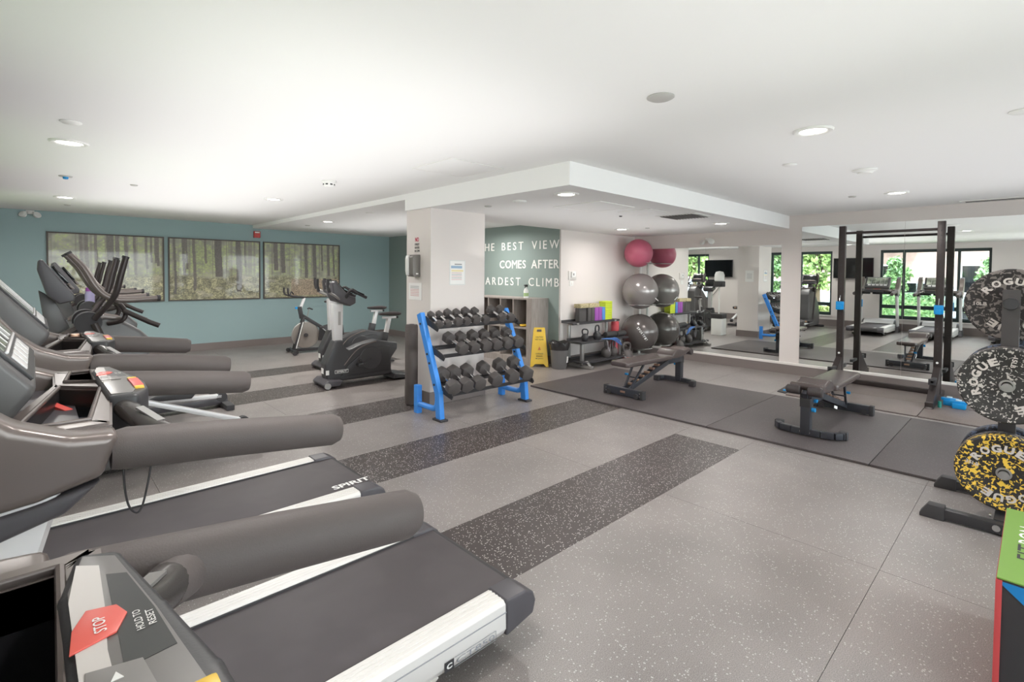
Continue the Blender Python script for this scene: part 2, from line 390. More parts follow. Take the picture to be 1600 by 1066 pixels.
# beam above the mirrors and the mirror panes
for i, (a, b_, z0, z1) in enumerate([(4.0, 5.3, .175, 1.99), (2.78, 4.0, .175, 1.99), (1.26, 2.5, .175, 2.25), (.02, 1.26, .175, 2.25), (-1.22, .02, .175, 2.25), (-2.5, -1.22, .175, 2.25)]):
    o = B().box(XM-.008, XM+.0, a+.0012, b_-.0012, z0, z1).obj('wall_mirror', m_mirror)
    tag(o, ['tall frameless wall mirror behind the exercise balls', 'frameless wall mirror under the emergency light, left of the white pillar strip', 'frameless wall mirror just right of the white pillar strip, behind the power rack', 'frameless wall mirror behind the weight plates', 'frameless wall mirror at the far right end of the mirror wall', 'frameless mirror pane in the back corner beyond the weight plates'][i], 'mirror', 'frameless mirrors along the right wall')
# column
col = struct(B().box(3.235, 4.03, 4.73, 5.23, 0, ZB).box(3.2, 4.03, 4.70, 5.2, ZA+.05, ZC).obj('wall_column', m_white))
bb('baseboard_column', 3.22, 4.045, 4.715, 5.245, 0, .15)

# ------------------------------------------------------------------ ceiling fittings
def lamp(x, y, z, label, r=.085, watts=None):
    t = thing('ceiling_lamp', label, 'lamp', (x, y, z), 0, 'recessed ceiling lamps')
    B().lathe([(r-.012, -.004), (r, -.012), (r+.022, -.012), (r+.03, -.004), (r+.03, -.0005), (r-.012, -.0005), (r-.012, -.004)], 28).obj('trim_ring', m_wht, t)
    B().lathe([(0, -.006), (r-.012, -.006)], 28).obj('diffuser', m_led, t)
    ld = bpy.data.lights.new('bulb', 'AREA'); ld.shape = 'DISK'; ld.size = .14; ld.energy = watts or LAMP_W; ld.color = (1, .965, .93); ld.spread = math.radians(165)
    lo = bpy.data.objects.new('bulb', ld); C.objects.link(lo); lo.parent = t; lo.location = (0, 0, -.016)
    return t
LAMPS = [(.2, 4.9, ZC, 'bright round recessed lamp high at the left, nearest above the treadmills'),
         (.3, 8.6, ZC, 'round recessed lamp at the left, farther back near the teal wall'),
         (2.23, 6.78, ZC, 'round recessed lamp left of the ceiling smoke detector'),
         (3.6, 1.02, ZC, 'bright round recessed lamp at the right, nearest on the open ceiling'),
         (6.86, 1.11, ZC, 'round recessed lamp above the power rack'),
         (3.53, 3.0, ZA, 'round recessed lamp near the outer corner of the lowered ceiling'),
         (6.83, 4.64, ZA, 'round recessed lamp above the pink exercise ball'),
         (6.97, 3.1, ZA, 'round recessed lamp right of the dark ceiling vent'),
         (3.63, 8.37, ZB, 'round recessed lamp in the lowered ceiling above the exercise bikes'),
         (.7, 1.5, ZC, 'recessed lamp over the front treadmills, above the camera view'),
         (3.4, -1.4, ZC, 'recessed lamp behind the plyo box, out of view'),
         (6.9, -1.4, ZC, 'recessed lamp in the right back corner, out of view'),
         (.6, -1.5, ZC, 'recessed lamp behind the camera, out of view'),
         (5.42, 6.62, ZB, 'recessed lamp in front of the lettered wall, hidden behind the column')]
for x, y, z, l in LAMPS: lamp(x, y, z, l, watts=LAMP_W*(2.0 if y > 6.6 else .75 if (x > 6.8 and y > 4) else 1.0))

def disc(x, y, z, label, r=.05, h=.012, name='sprinkler_cover', cat='sprinkler cover', m=m_wht):
    return tag(B().lathe([(0, -h), (r*.8, -h), (r, -h*.4), (r, -.0005)], 24, Matrix.Translation((x, y, z))).obj(name, m), label, cat)
m_grey = M('light_grey_metal', (186, 184, 180), .5)
disc(.18, 4.22, ZC, 'flat white disc on the ceiling just before the nearest left lamp', .055)
disc(2.38, 1.39, ZC, 'round grey disc on the open ceiling, upper middle right', .07, m=m_grey)
disc(.8, 6.81, ZC, 'small grey disc on the ceiling between the left lamps and the smoke detector', .035, m=m_grey)
disc(.36, 9.6, ZC, 'tiny grey disc on the ceiling behind the far left lamp', .04, m=m_grey)
disc(4.56, 1.46, ZC, 'faint white disc on the ceiling right of centre, before the power rack', .055)
disc(6.85, 1.52, ZC, 'tiny two-tone disc on the ceiling left of the lamp above the power rack', .04, m=m_grey)
disc(3.98, .09, ZC, 'white disc on the ceiling at the right edge of the picture', .06)
disc(3.55, 3.63, ZA, 'white round cover on the lowered ceiling left of its corner lamp', .07, .018)
disc(3.58, 4.15, ZA, 'small grey disc on the lowered ceiling beside the column', .04, m=m_grey)
disc(6.9, 4.22, ZA, 'tiny grey disc on the lowered ceiling right of the lamp over the balls', .035, m=m_grey)
disc(3.51, 6.66, ZB, 'white round cover on the lowered ceiling left of the column', .06, .018)
disc(3.67, 9.34, ZB, 'small grey disc on the lowered ceiling above the forest picture', .045, m=m_grey)
disc(5.3, 3.62, ZA, 'tiny dark disc on the lowered ceiling left of the vent', .02, m=m_ink)
t = thing('ceiling_sensor', 'small sensor with a blue tip on the left ceiling between two lamps', 'sensor', (.24, 6.68, ZC))
B().lathe([(0, -.01), (.05, -.01), (.055, -.0005)], 20).obj('plate', m_grey, t); B().lathe([(0, -.035), (.02, -.03), (.024, -.01)], 16).obj('tip', m_bluep, t)
t = thing('smoke_detector', 'white smoke detector with dark slots on the ceiling, upper left of the column', 'smoke detector', (2.19, 5.02, ZC))
B().lathe([(.07, -.0005), (.072, -.015), (.06, -.02), (.056, -.045), (.04, -.062), (0, -.066)], 28).obj('body', m_wht, t)
bs = B()
for k in range(8): bs.box(.052, .058, -.012, .012, -.045, -.032, mat=Matrix.Rotation(k*PI/4, 4, 'Z'))
bs.obj('slots', m_ink, t)
t = thing('smoke_detector', 'low wide white detector on the ceiling between the two right lamps', 'smoke detector', (5.22, 1.07, ZC))
B().lathe([(.09, -.0005), (.09, -.012), (.075, -.02), (.06, -.022), (.05, -.034), (0, -.036)], 28).obj('body', m_wht, t)
t = thing('ceiling_vent', 'dark rectangular air vent in the lowered ceiling', 'vent', (5.82, 3.05, ZA))
B().box(-.24, .24, -.26, .26, -.006, -.0005, .002).box(-.21, .21, -.23, .23, -.008, -.001).obj('frame', m_wht, t)
for k in range(11): B().box(-.21, .21, -.018, .004, -.014, -.010, mat=Matrix.Translation((0, -.2+k*.04, 0)) @ Matrix.Rotation(.5, 4, 'X')).obj('slat', M('vent_grey', (120, 114, 112), .5), t)
def panel(x0, x1, y0, y1, z, label):
    t = thing('access_panel', label, 'ceiling panel', ((x0+x1)/2, (y0+y1)/2, z)); a, b_ = (x1-x0)/2, (y1-y0)/2
    B().box(-a, a, -b_, b_, -.004, -.0005, .001).obj('door', m_ceil, t)
    B().box(-a-.012, a+.012, -b_-.012, -b_, -.006, -.0005).box(-a-.012, a+.012, b_, b_+.012, -.006, -.0005).box(-a-.012, -a, -b_, b_, -.006, -.0005).box(a, a+.012, -b_, b_, -.006, -.0005).obj('frame', m_wht, t)
panel(4.1, 4.7, 3.05, 3.65, ZA, 'square white access panel in the lowered ceiling, nearer its corner lamp')
panel(4.95, 5.35, 3.0, 3.4, ZA, 'square white access panel in the lowered ceiling beside the vent')
panel(2.45, 3.0, 3.3, 3.85, ZC, 'square white access panel in the open ceiling before the column')
t = thing('linear_vent', 'slim slotted air diffuser high on the far right ceiling edge', 'vent', (8.2, .1, ZC))
B().box(-.1, .1, -.6, .6, -.01, -.0005, .002).obj('frame', m_wht, t); B().box(-.05, -.02, -.55, .55, -.012, -.009).box(.02, .05, -.55, .55, -.012, -.009).obj('slots', m_ink, t)

def emergency(name, loc, rz, label):
    t = thing(name, label, 'emergency light', loc, rz)
    B().box(-.05, .05, -.02, 0, -.03, .03, .008).obj('bracket', m_wht, t)
    for sgn in (-1, 1):
        c = (sgn*.075, -.07, -.045)
        h = B(); h.tube([(sgn*.03, -.015, 0), (sgn*.05, -.04, -.015), c], .01, 8)
        h.lathe([(0, .03), (.035, .025), (.05, 0), (.052, -.02), (.045, -.022), (.0, -.018)], 20, Matrix.Translation(c) @ Euler((PI/2-.5, 0, sgn*.6)).to_matrix().to_4x4() @ Matrix.Rotation(PI, 4, 'X'))
        h.obj('lamp_head', m_wht, t)
    return t
emergency('emergency_light', (-.03, YL-.0, 2.395), 0, 'white twin-head emergency light on the teal wall at far left')
emergency('emergency_light', (XM, 3.95, 2.12), -PI/2, 'white twin-head emergency light above the mirror right of the balls')
t = thing('fire_alarm', 'red fire alarm strobe on the teal wall above the forest pictures', 'fire alarm', (3.26, YL, 2.245))
B().box(-.06, .06, -.045, 0, -.065, .065, .008).obj('body', M('alarm_red', (196, 60, 54), .4), t)
B().box(-.045, .045, -.055, -.044, .028, .055, .004).obj('strobe', m_wht, t)

# ------------------------------------------------------------------ forest pictures (flat prints behind glass)
W_, Hh = 620, 150
rng = np.random.default_rng(4)
def vnoise(nx, ny, cx, cyy):
    g = rng.random((cyy+2, cx+2)); xs = np.linspace(0, cx, nx); ysn = np.linspace(0, cyy, ny)
    xi = xs.astype(int); yi = ysn.astype(int); fx = xs-xi; fy = ysn-yi; fx = fx*fx*(3-2*fx); fy = fy*fy*(3-2*fy)
    a = g[yi][:, xi]; b_ = g[yi][:, xi+1]; c = g[yi+1][:, xi]; d = g[yi+1][:, xi+1]
    fx = fx[None, :]; fy = fy[:, None]; return (a*(1-fx)+b_*fx)*(1-fy)+(c*(1-fx)+d*fx)*fy
U = np.linspace(0, 1, W_)[None, :]; V = np.linspace(0, 1, Hh)[:, None]   # V=0 bottom
img = np.zeros((Hh, W_, 3))
n1 = vnoise(W_, Hh, 12, 5); n2 = vnoise(W_, Hh, 60, 20); n3 = vnoise(W_, Hh, 200, 60); n4 = vnoise(W_, Hh, 310, 100)
fol = (.35*n1+.3*n2+.35*n3)
bgc = np.array([150, 150, 128.])[None, None]*(.8+.5*n2[..., None])
img[:] = bgc
gr = np.clip((fol-.42)*5, 0, 1)[..., None]*np.clip((V-.25)*4, 0, 1)[..., None]
img = img*(1-gr*.75)+np.array([150, 168, 92.])*(.75+.6*n3[..., None])*gr*.75
thin = vnoise(W_, 1, 240, 0+1)[0][None, :]*np.ones((Hh, 1))
tk = np.clip((thin-.62)*6, 0, 1)*np.clip((V-.3)*6, 0, 1)
img = img*(1-tk[..., None]*.6)+np.array([104, 94, 88.])*(.8+.4*n4[..., None])*tk[..., None]*.6
gnd = np.clip((.36+.1*n1-V)*14, 0, 1)[..., None]
sh = np.array([132, 128, 92.])*(.45+1.1*n4[..., None])*(.7+.6*n2[..., None])
lit = np.clip((vnoise(W_, Hh, 30, 16)-.62)*6, 0, 1)[..., None]
sh = sh*(1-lit*.5)+np.array([200, 190, 168.])*lit*.5
img = img*(1-gnd)+sh*gnd
for (u, wd, v0, cc) in [(.165, .010, .05, 74), (.10, .005, .5, 88), (.125, .004, .45, 90), (.185, .006, .45, 84), (.235, .004, .4, 90), (.27, .004, .5, 90), (.35, .004, .1, 70), (.38, .005, .4, 80), (.39, .004, .5, 84), (.415, .005, .15, 86), (.455, .004, .6, 90), (.50, .013, .38, 72), (.575, .010, .12, 74), (.60, .003, .55, 80), (.085, .004, .45, 92), (.21, .005, .5, 88), (.305, .004, .55, 86), (.715, .009, .5, 78), (.745, .009, .45, 78), (.845, .007, .36, 80), (.885, .008, .35, 74), (.92, .004, .5, 84), (.95, .006, .4, 84), (.975, .004, .4, 84), (.30, .005, .6, 84), (.285, .003, .6, 84)]:
    mk = (np.abs(U-u-.002*np.sin(V*5)) < wd) & (V > v0); mk = mk[..., None]
    img = np.where(mk, np.array([cc, cc*.9, cc*.86])*(.8+.4*n4[..., None]), img)
lf = (U > .78) & (V < .34) & (V > .03); lf = lf[..., None]
img = np.where(lf, np.array([158, 134, 108.])*(.6+.8*n4[..., None]), img)
hz = np.clip(.26+.12*V, 0, 1)[..., None]; img = img*(1-hz)+np.array([215, 214, 206.])*hz
img = np.clip(img, 0, 255)/255
img = np.where(img <= .04045, img/12.92, ((img+.055)/1.055)**2.4)
m_print = bpy.data.materials.new('printed_forest'); m_print.use_nodes = True
_n = m_print.node_tree; _b = _n.nodes['Principled BSDF']; _a = _n.nodes.new('ShaderNodeVertexColor'); _a.layer_name = 'Col'
_n.links.new(_a.outputs[0], _b.inputs['Base Color']); _b.inputs['Roughness'].default_value = .5; _b.inputs['Coat Weight'].default_value = .5; _b.inputs['Coat Roughness'].default_value = .04
PX0, PX1 = .15, 4.99
def picture(x0, x1, label):
    t = thing('forest_picture', label, 'picture', ((x0+x1)/2, YL, 1.53), 0, 'three wide forest pictures on the teal wall')
    hw = (x1-x0)/2; hh = .58
    B().box(-hw, hw, -.03, 0, hh-.022, hh).box(-hw, hw, -.03, 0, -hh, -hh+.022).box(-hw, -hw+.022, -.03, 0, -hh+.022, hh-.022).box(hw-.022, hw, -.03, 0, -hh+.022, hh-.022).obj('frame', M('dark_brown_frame', (84, 76, 70), .5), t)
    a = int((x0-PX0)/(PX1-PX0)*(W_-1)); e = int((x1-PX0)/(PX1-PX0)*(W_-1)); e = min(e, W_-1)
    nx, ny = e-a, Hh-1
    X = np.linspace(-hw+.02, hw-.02, nx+1); Z = np.linspace(-hh+.02, hh-.02, ny+1)
    gx, gz = np.meshgrid(X, Z); v = np.stack([gx, np.full_like(gx, -.02), gz], -1).reshape(-1, 3)
    ii = np.arange(nx)[None, :]+np.arange(ny)[:, None]*(nx+1)
    q = np.stack([ii, ii+1, ii+nx+2, ii+nx+1], -1).reshape(-1, 4)
    me = bpy.data.meshes.new('print'); me.vertices.add(len(v)); me.vertices.foreach_set('co', v.ravel())
    me.loops.add(q.size); me.loops.foreach_set('vertex_index', q.ravel()); me.polygons.add(len(q))
    me.polygons.foreach_set('loop_start', np.arange(0, q.size, 4)); me.polygons.foreach_set('loop_total', np.full(len(q), 4)); me.update(calc_edges=True)
    ca = me.color_attributes.new('Col', 'FLOAT_COLOR', 'POINT')
    cc = np.concatenate([img[:, a:e+1], np.ones((Hh, e+1-a, 1))], -1).astype(np.float32)
    ca.data.foreach_set('color', cc.ravel()); me.materials.append(m_print); me.validate()
    link('print', me, t)
picture(.15, 1.705, 'leftmost framed forest picture, behind the ellipticals')
picture(1.765, 3.32, 'middle framed forest picture under the fire alarm')
picture(3.38, 4.99, 'rightmost framed forest picture, behind the spin bike')

# ------------------------------------------------------------------ writing on the far wall
def wall_line(words, y_l, y_r, z0, z1, off, name, label):
    """letters on the plane x = XT, running from larger y (left) to smaller y (right)"""
    t = thing(name, label, 'wall lettering', (XT, (y_l+y_r)/2, z0))
    # widths per letter
    adv = []
    for ch in words:
        if ch == ' ': adv.append(.42); continue
        v, f = text_data(ch, off); xs = [p[0] for p in v]; adv.append(max(xs)-min(xs))
    gap = .30 if off < 0.005 else .12
    tot = sum(adv)+gap*(len(words)-1); k = (y_l-y_r)/tot; x = 0; yc = (y_l+y_r)/2
    for ch, a in zip(words, adv):
        if ch != ' ':
            b = B(); text_fit(b, ch, frame((-.002, (y_l-x*k)-yc, 0), (0, -1, 0), (0, 0, 1)), w=a*k, h=z1-z0, off=(0 if ch == 'M' else off), ext=.02)
            b.obj('letter', m_letter, t)
        x += a+gap
    return t
wall_line('THE BEST VIEW', 7.50, 5.45, 1.93, 2.07, 0.0, 'quote_line', 'white raised letters THE BEST VIEW, top line on the far teal wall')
wall_line('COMES AFTER', 6.90, 5.45, 1.60, 1.745, .012, 'quote_line', 'bold white raised letters COMES AFTER, middle line on the far teal wall')
wall_line('THE HARDEST CLIMB', 8.12, 5.45, 1.295, 1.435, 0.0, 'quote_line', 'white raised letters THE HARDEST CLIMB, bottom line on the far teal wall')

# ------------------------------------------------------------------ column notices, dispenser
t = thing('hand_dispenser', 'grey and white wall soap dispenser on the column', 'dispenser', (3.235, 5.0, 1.585))
B().prism([(0, -.13), (-.085, -.125), (-.10, -.1), (-.10, .1), (-.085, .125), (0, .13)], 'y', -.065, .065, .008).obj('body', M('dispenser_grey', (118, 114, 110), .35), t)
B().prism([(-.03, -.125), (-.108, -.11), (-.118, -.06), (-.118, .08), (-.108, .118), (-.03, .125)], 'y', .02, .075, .008).obj('front_cover', m_wht, t)
B().box(-.06, -.03, -.067, -.064, -.10, -.085).obj('badge', m_wht, t)
def sheet(loc, w_, h_, rz, label, lines, name='notice', cat='notice', frame_=False):
    """paper facing -Y before rotation"""
    t = thing(name, label, cat, loc, rz)
    B().box(-w_/2, w_/2, -.003, -.0005, -h_/2, h_/2).obj('paper', m_paper, t)
    if frame_: B().box(-w_/2-.012, w_/2+.012, -.0015, -.0002, -h_/2-.012, h_/2+.012).obj('sleeve', M('clear_sleeve', (226, 226, 224), .2), t)
    for i, (z, x0, x1, hgt, m) in enumerate(lines): B().box(x0*w_, x1*w_, -.0042, -.003, z*h_-hgt/2, z*h_+hgt/2).obj('print_line', m, t)
    return t
m_txt = M('grey_print', (150, 148, 150), .8); m_txtr = M('pale_red_print', (206, 150, 152), .8); m_txty = M('pale_yellow_print', (240, 226, 176), .8); m_txtb = M('pale_blue_print', (160, 184, 208), .8)
sheet((3.233, 5.04, 1.285), .27, .20, -PI/2, 'small white paper notice under the dispenser on the column', [(.3-.09*i, -.36, .3, .006, m_txt if i < 2 else m_txtr) for i in range(7)])
sheet((3.61, 4.728, 1.51), .21, .27, 0, 'white poster with a blue banner on the right face of the column', [(.36, -.2, .3, .012, m_txt), (.24, -.45, .32, .03, m_txtb), (.08, -.42, .4, .02, m_txty)]+[(-.02-.07*i, -.42, .3, .005, m_txt if i % 2 else m_txtr) for i in range(5)], frame_=True)
t = thing('notice_lettering', 'red NO above small dark lettering high on the column', 'notice', (3.235, 5.0, 1.75))
b = B(); text_fit(b, 'NO', frame((-.002, .045, .115), (0, -1, 0), (0, 0, 1)), w=.075, h=.05, off=.01, ext=.02); b.obj('red_letters', M('red_print', (200, 70, 96), .6), t)
for i, s_ in enumerate(('STREET', 'SHOES', 'IN GYM')):
    b = B(); text_fit(b, s_, frame((-.002, .055, .072-.038*i), (0, -1, 0), (0, 0, 1)), w=.10, h=.024, off=.01, ext=.02); b.obj('dark_letters', m_ink, t)
sheet((4.028, 4.95, 1.5), .2, .28, PI/2, 'white notice on the mirror side of the column', [(.2-.1*i, -.3, .3, .006, m_txt) for i in range(5)])
t = thing('thermostat', 'white thermostat in a clear guard on the white wall', 'thermostat', (6.545, YC, 1.485))
B().box(-.1, .1, -.015, 0, -.075, .075, .004).obj('guard', M('clear_guard', (222, 217, 213), .25), t)
B().box(-.045, .06, -.035, -.01, -.035, .06, .008).obj('body', m_wht, t)
B().box(-.01, .02, -.0365, -.034, 0, .035).obj('display', m_txt, t)
t = thing('switch_plate', 'white wall switch plate just below the thermostat', 'switch', (6.53, YC, 1.35))
B().box(-.05, .05, -.008, 0, -.04, .04, .003).obj('plate', m_wht, t); B().box(-.015, .015, -.012, -.007, -.02, .02, .002).obj('rocker', m_trim, t)

# ------------------------------------------------------------------ lockers
t = thing('cubby_locker', 'grey wood-laminate cubby unit against the lettered wall', 'shelf unit', (6.05, 6.42, 0))
yr = [-.74, -.62, -.30, .02, .34, .66, .78]
body = B(); body.box(-.2, .2, -.74, -.62, 0, 1.1).box(-.2, .2, .66, .78, 0, 1.1).box(-.2, .2, -.62, .66, 1.075, 1.1).box(-.2, .2, -.62, .66, 0, .11).obj('carcass', m_locker, t)
B().box(.18, .2, -.62, .66, .11, 1.075).obj('back_panel', m_lockin, t)
for y in yr[2:5]: B().box(-.198, .18, y-.011, y+.011, .11, 1.075).obj('divider', m_locker, t)
B().box(-.197, .18, -.62, .66, .59, .612).obj('shelf', m_locker, t)
B().box(.2-.005, .2-.001, -.74, .78, 0, .1).obj('plinth', m_locker, t)
t = thing('spray_bottle', 'white spray bottle with green label standing on top of the cubby unit', 'bottle', (5.97, 5.93, 1.1))
B().lathe([(0, 0), (.04, 0), (.042, .01), (.042, .12), (.03, .15), (.014, .17), (.014, .185)], 20).obj('bottle', m_wht, t)
B().lathe([(.0425, .03), (.0428, .03), (.0428, .085), (.0425, .085)], 20).obj('paper_label', M('green_label', (170, 196, 140), .6), t)
b = B(); b.box(-.022, .03, -.014, .014, .185, .225, .006); b.box(-.05, -.02, -.008, .008, .205, .22, .003); b.box(-.03, -.02, -.005, .005, .165, .2, .002); b.obj('trigger', m_ink, t)
t = thing('measuring_tape', 'small yellow and black roll lying in the upper right cubby', 'tape', (5.98, 5.99, .612))
B().tube([(.05*math.cos(a)*1.1, .05*math.sin(a), .025) for a in np.linspace(0, 2*PI, 17)], .016, 8).obj('coil', m_yel, t)
B().box(-.03, .03, -.015, .015, .0, .012, .003).obj('clip', m_ink, t)

# wet floor sign and bin
t = thing('wet_floor_sign', 'yellow folding wet floor sign standing beside the cubby unit', 'sign', (5.98, 5.63, 0), math.radians(-42))
for sgn, nm in ((-1, 'front_board'), (1, 'rear_board')):
    mt = Matrix.Translation((0, sgn*.11, 0)) @ Matrix.Rotation(sgn*.17, 4, 'X')
    b = B()
    b.prism([(-.15, 0), (-.11, 0), (-.07, .045), (.07, .045), (.11, 0), (.15, 0), (.10, .54), (-.10, .54)], 'y', -.008, .008, .003, mt)
    for pts in (([(-.10, .54), (.10, .54), (.099, .565), (-.099, .565)]), ([(-.099, .565), (-.04, .565), (-.04, .605), (-.095, .605)]), ([(.04, .565), (.099, .565), (.095, .605), (.04, .605)]), ([(-.095, .605), (.095, .605), (.09, .63), (-.09, .63)])):
        b.prism(pts, 'y', -.008, .008, 0, mt)
    fb = b.obj(nm, m_yel, t)
    if sgn == -1:
        b = B(); b.prism([(-.025, .27), (.025, .27), (0, .33)], 'y', -.0105, -.008, 0, mt); b.obj('warning_mark', M('sign_red', (206, 120, 60), .5), fb)
        b = B()
        text_fit(b, 'CAUTION', mt @ frame((-.06, -.0105, .47), (1, 0, 0), (0, 0, 1)), w=.12, h=.024, off=.01)
        text_fit(b, 'WET FLOOR', mt @ frame((-.07, -.0105, .43), (1, 0, 0), (0, 0, 1)), w=.14, h=.024, off=.01)
        text_fit(b, 'CUIDADO', mt @ frame((-.06, -.0105, .20), (1, 0, 0), (0, 0, 1)), w=.12, h=.024, off=.01)
        text_fit(b, 'PISO', mt @ frame((-.05, -.0105, .16), (1, 0, 0), (0, 0, 1)), w=.10, h=.024, off=.01)
        text_fit(b, 'MOJADO', mt @ frame((-.06, -.0105, .12), (1, 0, 0), (0, 0, 1)), w=.12, h=.024, off=.01)
        b.obj('sign_lettering', m_ink, fb)
B().cyl((-.09, 0, .62), (.09, 0, .62), .009, 8).obj('hinge', m_yel, t)
t = thing('waste_bin', 'grey plastic waste bin with a black liner beside the yellow sign', 'bin', (6.07, 5.27, 0))
B().lathe([(0, .004), (.115, 0), (.12, .01), (.15, .385), (.155, .39), (.155, .4), (.146, .4), (.14, .38), (.11, .02), (0, .02)], 28).obj('tub', M('bin_grey', (110, 108, 108), .45), t)
b = B(); N = 36; rings = []
for (r0, z0, am) in [(.145, .30, 0), (.157, .345, .006), (.166, .39, .01), (.162, .425, .012), (.145, .42, .01), (.115, .37, .015), (.0, .3, 0)]:
    rings.append([(max(r0+am*math.sin(7*a+z0*40)+am*.5*math.sin(13*a), .001)*math.cos(a), max(r0+am*math.sin(7*a+z0*40), .001)*math.sin(a), z0+am*math.sin(5*a+1)) for a in np.linspace(0, 2*PI, N, endpoint=False)])
vr = [[b.bm.verts.new(p) for p in r_] for r_ in rings]
for i in range(len(vr)-1):
    for k in range(N): b.bm.faces.new([vr[i][k], vr[i][(k+1) % N], vr[i+1][(k+1) % N], vr[i+1][k]])
b.obj('bin_liner', M('black_bin_liner', (52, 50, 50), .22), t, 80)
B().box(-.03, .03, -.002, .002, -.05, .05, mat=Matrix.Translation((.045, -.132, .15)) @ Matrix.Rotation(.33, 4, 'Z') @ Matrix.Rotation(.08, 4, 'X')).obj('sticker', m_paper, t)

exec_parts = []
# ------------------------------------------------------------------ kettlebell shelf rack along the white wall
t = thing('storage_rack', 'silver three-tier storage rack with black trays along the white wall', 'rack', (6.9, 5.12, 0))
for s_ in (-.54, .50):
    B().beam((s_, .2, 0.02), (s_, .2, .70), .05, .05, (1, 0, 0)).obj('rear_post', m_steel, t)
    B().beam((s_, -.08, .03), (s_, -.08, .42), .05, .05, (1, 0, 0)).obj('front_post', m_steel, t)
    B().beam((s_, .22, .03), (s_, -.3, .03), .05, .05).obj('base_beam', m_steel, t); B().beam((s_, -.08, .395), (s_, .2, .395), .045, .04).obj('middle_beam', m_steel, t); B().beam((s_, .2, .68), (s_, .0, .70), .045, .03).obj('top_beam', m_steel, t)
    B().beam((s_, -.27, .02), (s_, -.17, .12), .055, .02).obj('foot_brace', m_steel, t)
for z, y0, y1, x1 in ((.705, .02, .26, .64), (.415, -.16, .14, .66), (.10, -.2, .14, .5)):
    b = B(); b.box(-.66, x1, y0, y1, z, z+.012, .002); b.box(-.66, x1, y1-.008, y1, z+.012, z+.045, .002); b.box(-.66, x1, y0, y0+.008, z-.02, z, .002); b.obj('tray', m_ink, t)
def block(x, y, z, sx, sy_, sz, m, label, g='yoga blocks on the storage rack'):
    return tag(B().box(x-sx/2, x+sx/2, y-sy_/2, y+sy_/2, z, z+sz, .008).obj('yoga_block', m), label, 'yoga block', g)
ZT = .7178
block(6.605, 5.27, ZT, .186, .09, .225, m_char, 'wide charcoal yoga block standing at the left end of the top tray')
block(6.75, 5.27, ZT, .088, .15, .225, m_char, 'charcoal yoga block standing second from the left on the top tray')
block(6.845, 5.27, ZT, .084, .15, .225, m_char, 'charcoal yoga block standing third from the left, beside the purple ones')
block(6.945, 5.27, ZT, .10, .15, .225, m_pur, 'purple yoga block standing next to the charcoal blocks')
block(7.05, 5.27, ZT, .094, .15, .225, m_pur, 'purple yoga block standing next to the blue block')
block(7.145, 5.27, ZT, .085, .15, .225, m_lblue, 'blue yoga block standing beside the lime stack')
m_speck = quick_tex('speckled_tan_foam', 'noise', (150, 138, 104), (214, 200, 160), 60, .8, .4, .6)
block(6.62, 5.27, ZT+.227, .22, .14, .065, m_speck, 'speckled tan block lying on top of the charcoal blocks, left one')
block(6.89, 5.27, ZT+.227, .28, .14, .065, m_speck, 'speckled pale tan block lying on top above the purple blocks')
ords = ['lowest', 'second from the bottom', 'third from the bottom', 'fourth from the bottom', 'fourth from the top', 'third from the top', 'second from the top', 'topmost']
for k in range(8): block(7.30, 5.27, ZT+.0401*k, .2, .14, .039, m_hi, 'thin lime green block, %s of the lime stack' % ords[k], 'lime blocks stacked on the storage rack')

def kettlebell_mesh(r, hh, flat=False):
    b = B()
    if flat: prof = [(0, 0), (r*.8, 0), (r*.95, .02), (r, r*.8), (r*.85, r*1.35), (r*.55, r*1.7), (0, r*1.75)]
    else: prof = [(0, 0), (r*.62, 0), (r*.9, r*.4), (r, r*.9), (r*.9, r*1.4), (r*.6, r*1.8), (r*.3, r*1.98), (0, r*2)]
    b.lathe(prof, 24); top = prof[-1][1]
    b.tube([(-r*.6, 0, top-.03*r/.08), (-r*.82, 0, top+hh*.45), (-r*.55, 0, top+hh*.92), (0, 0, top+hh), (r*.55, 0, top+hh*.92), (r*.82, 0, top+hh*.45), (r*.6, 0, top-.03*r/.08)], r*.19, 10, 4)
    return b, top
m_iron = M('cast_iron', (92, 86, 85), .5, .1, bump=.25, bscale=120)
def kettlebell(x, y, z, r, hh, rz, label, band=False, dark=False):
    t = thing('kettlebell', label, 'kettlebell', (x, y, z), rz, 'kettlebells on the storage rack')
    b, top = kettlebell_mesh(r, hh, band); b.obj('bell', m_blk if dark else m_iron, t)
    if band: B().lathe([(r*.99, r*.55), (r*1.03, r*.55), (r*1.03, r*.78), (r*.99, r*.78)], 24).obj('colour_band', M('band_red', (190, 100, 100), .5), t)
kettlebell(6.42, 5.03, .4275, .062, .07, PI/2+.2, 'small black kettlebell turned edge-on at the left of the middle tray', dark=True)
kettlebell(6.74, 5.03, .4275, .07, .095, .1, 'black kettlebell with a big handle on the middle tray', dark=True)
kettlebell(6.985, 5.02, .1125, .088, .13, .9, 'grey iron kettlebell at the left of the bottom tray')
kettlebell(7.22, 5.04, .1125, .08, .10, .2, 'grey iron kettlebell in the middle of the bottom tray')
t = thing('kettlebell', 'grey kettlebell with a red stripe just left of the lowest ball', 'kettlebell', (7.50, 4.96, 0), -.1, 'kettlebells on the storage rack')
b, top = kettlebell_mesh(.115, .11, True); b.obj('bell', m_iron, t); B().lathe([(.1135, .06), (.119, .06), (.119, .08), (.1135, .08)], 24).obj('colour_band', M('band_red', (190, 100, 100), .5), t)
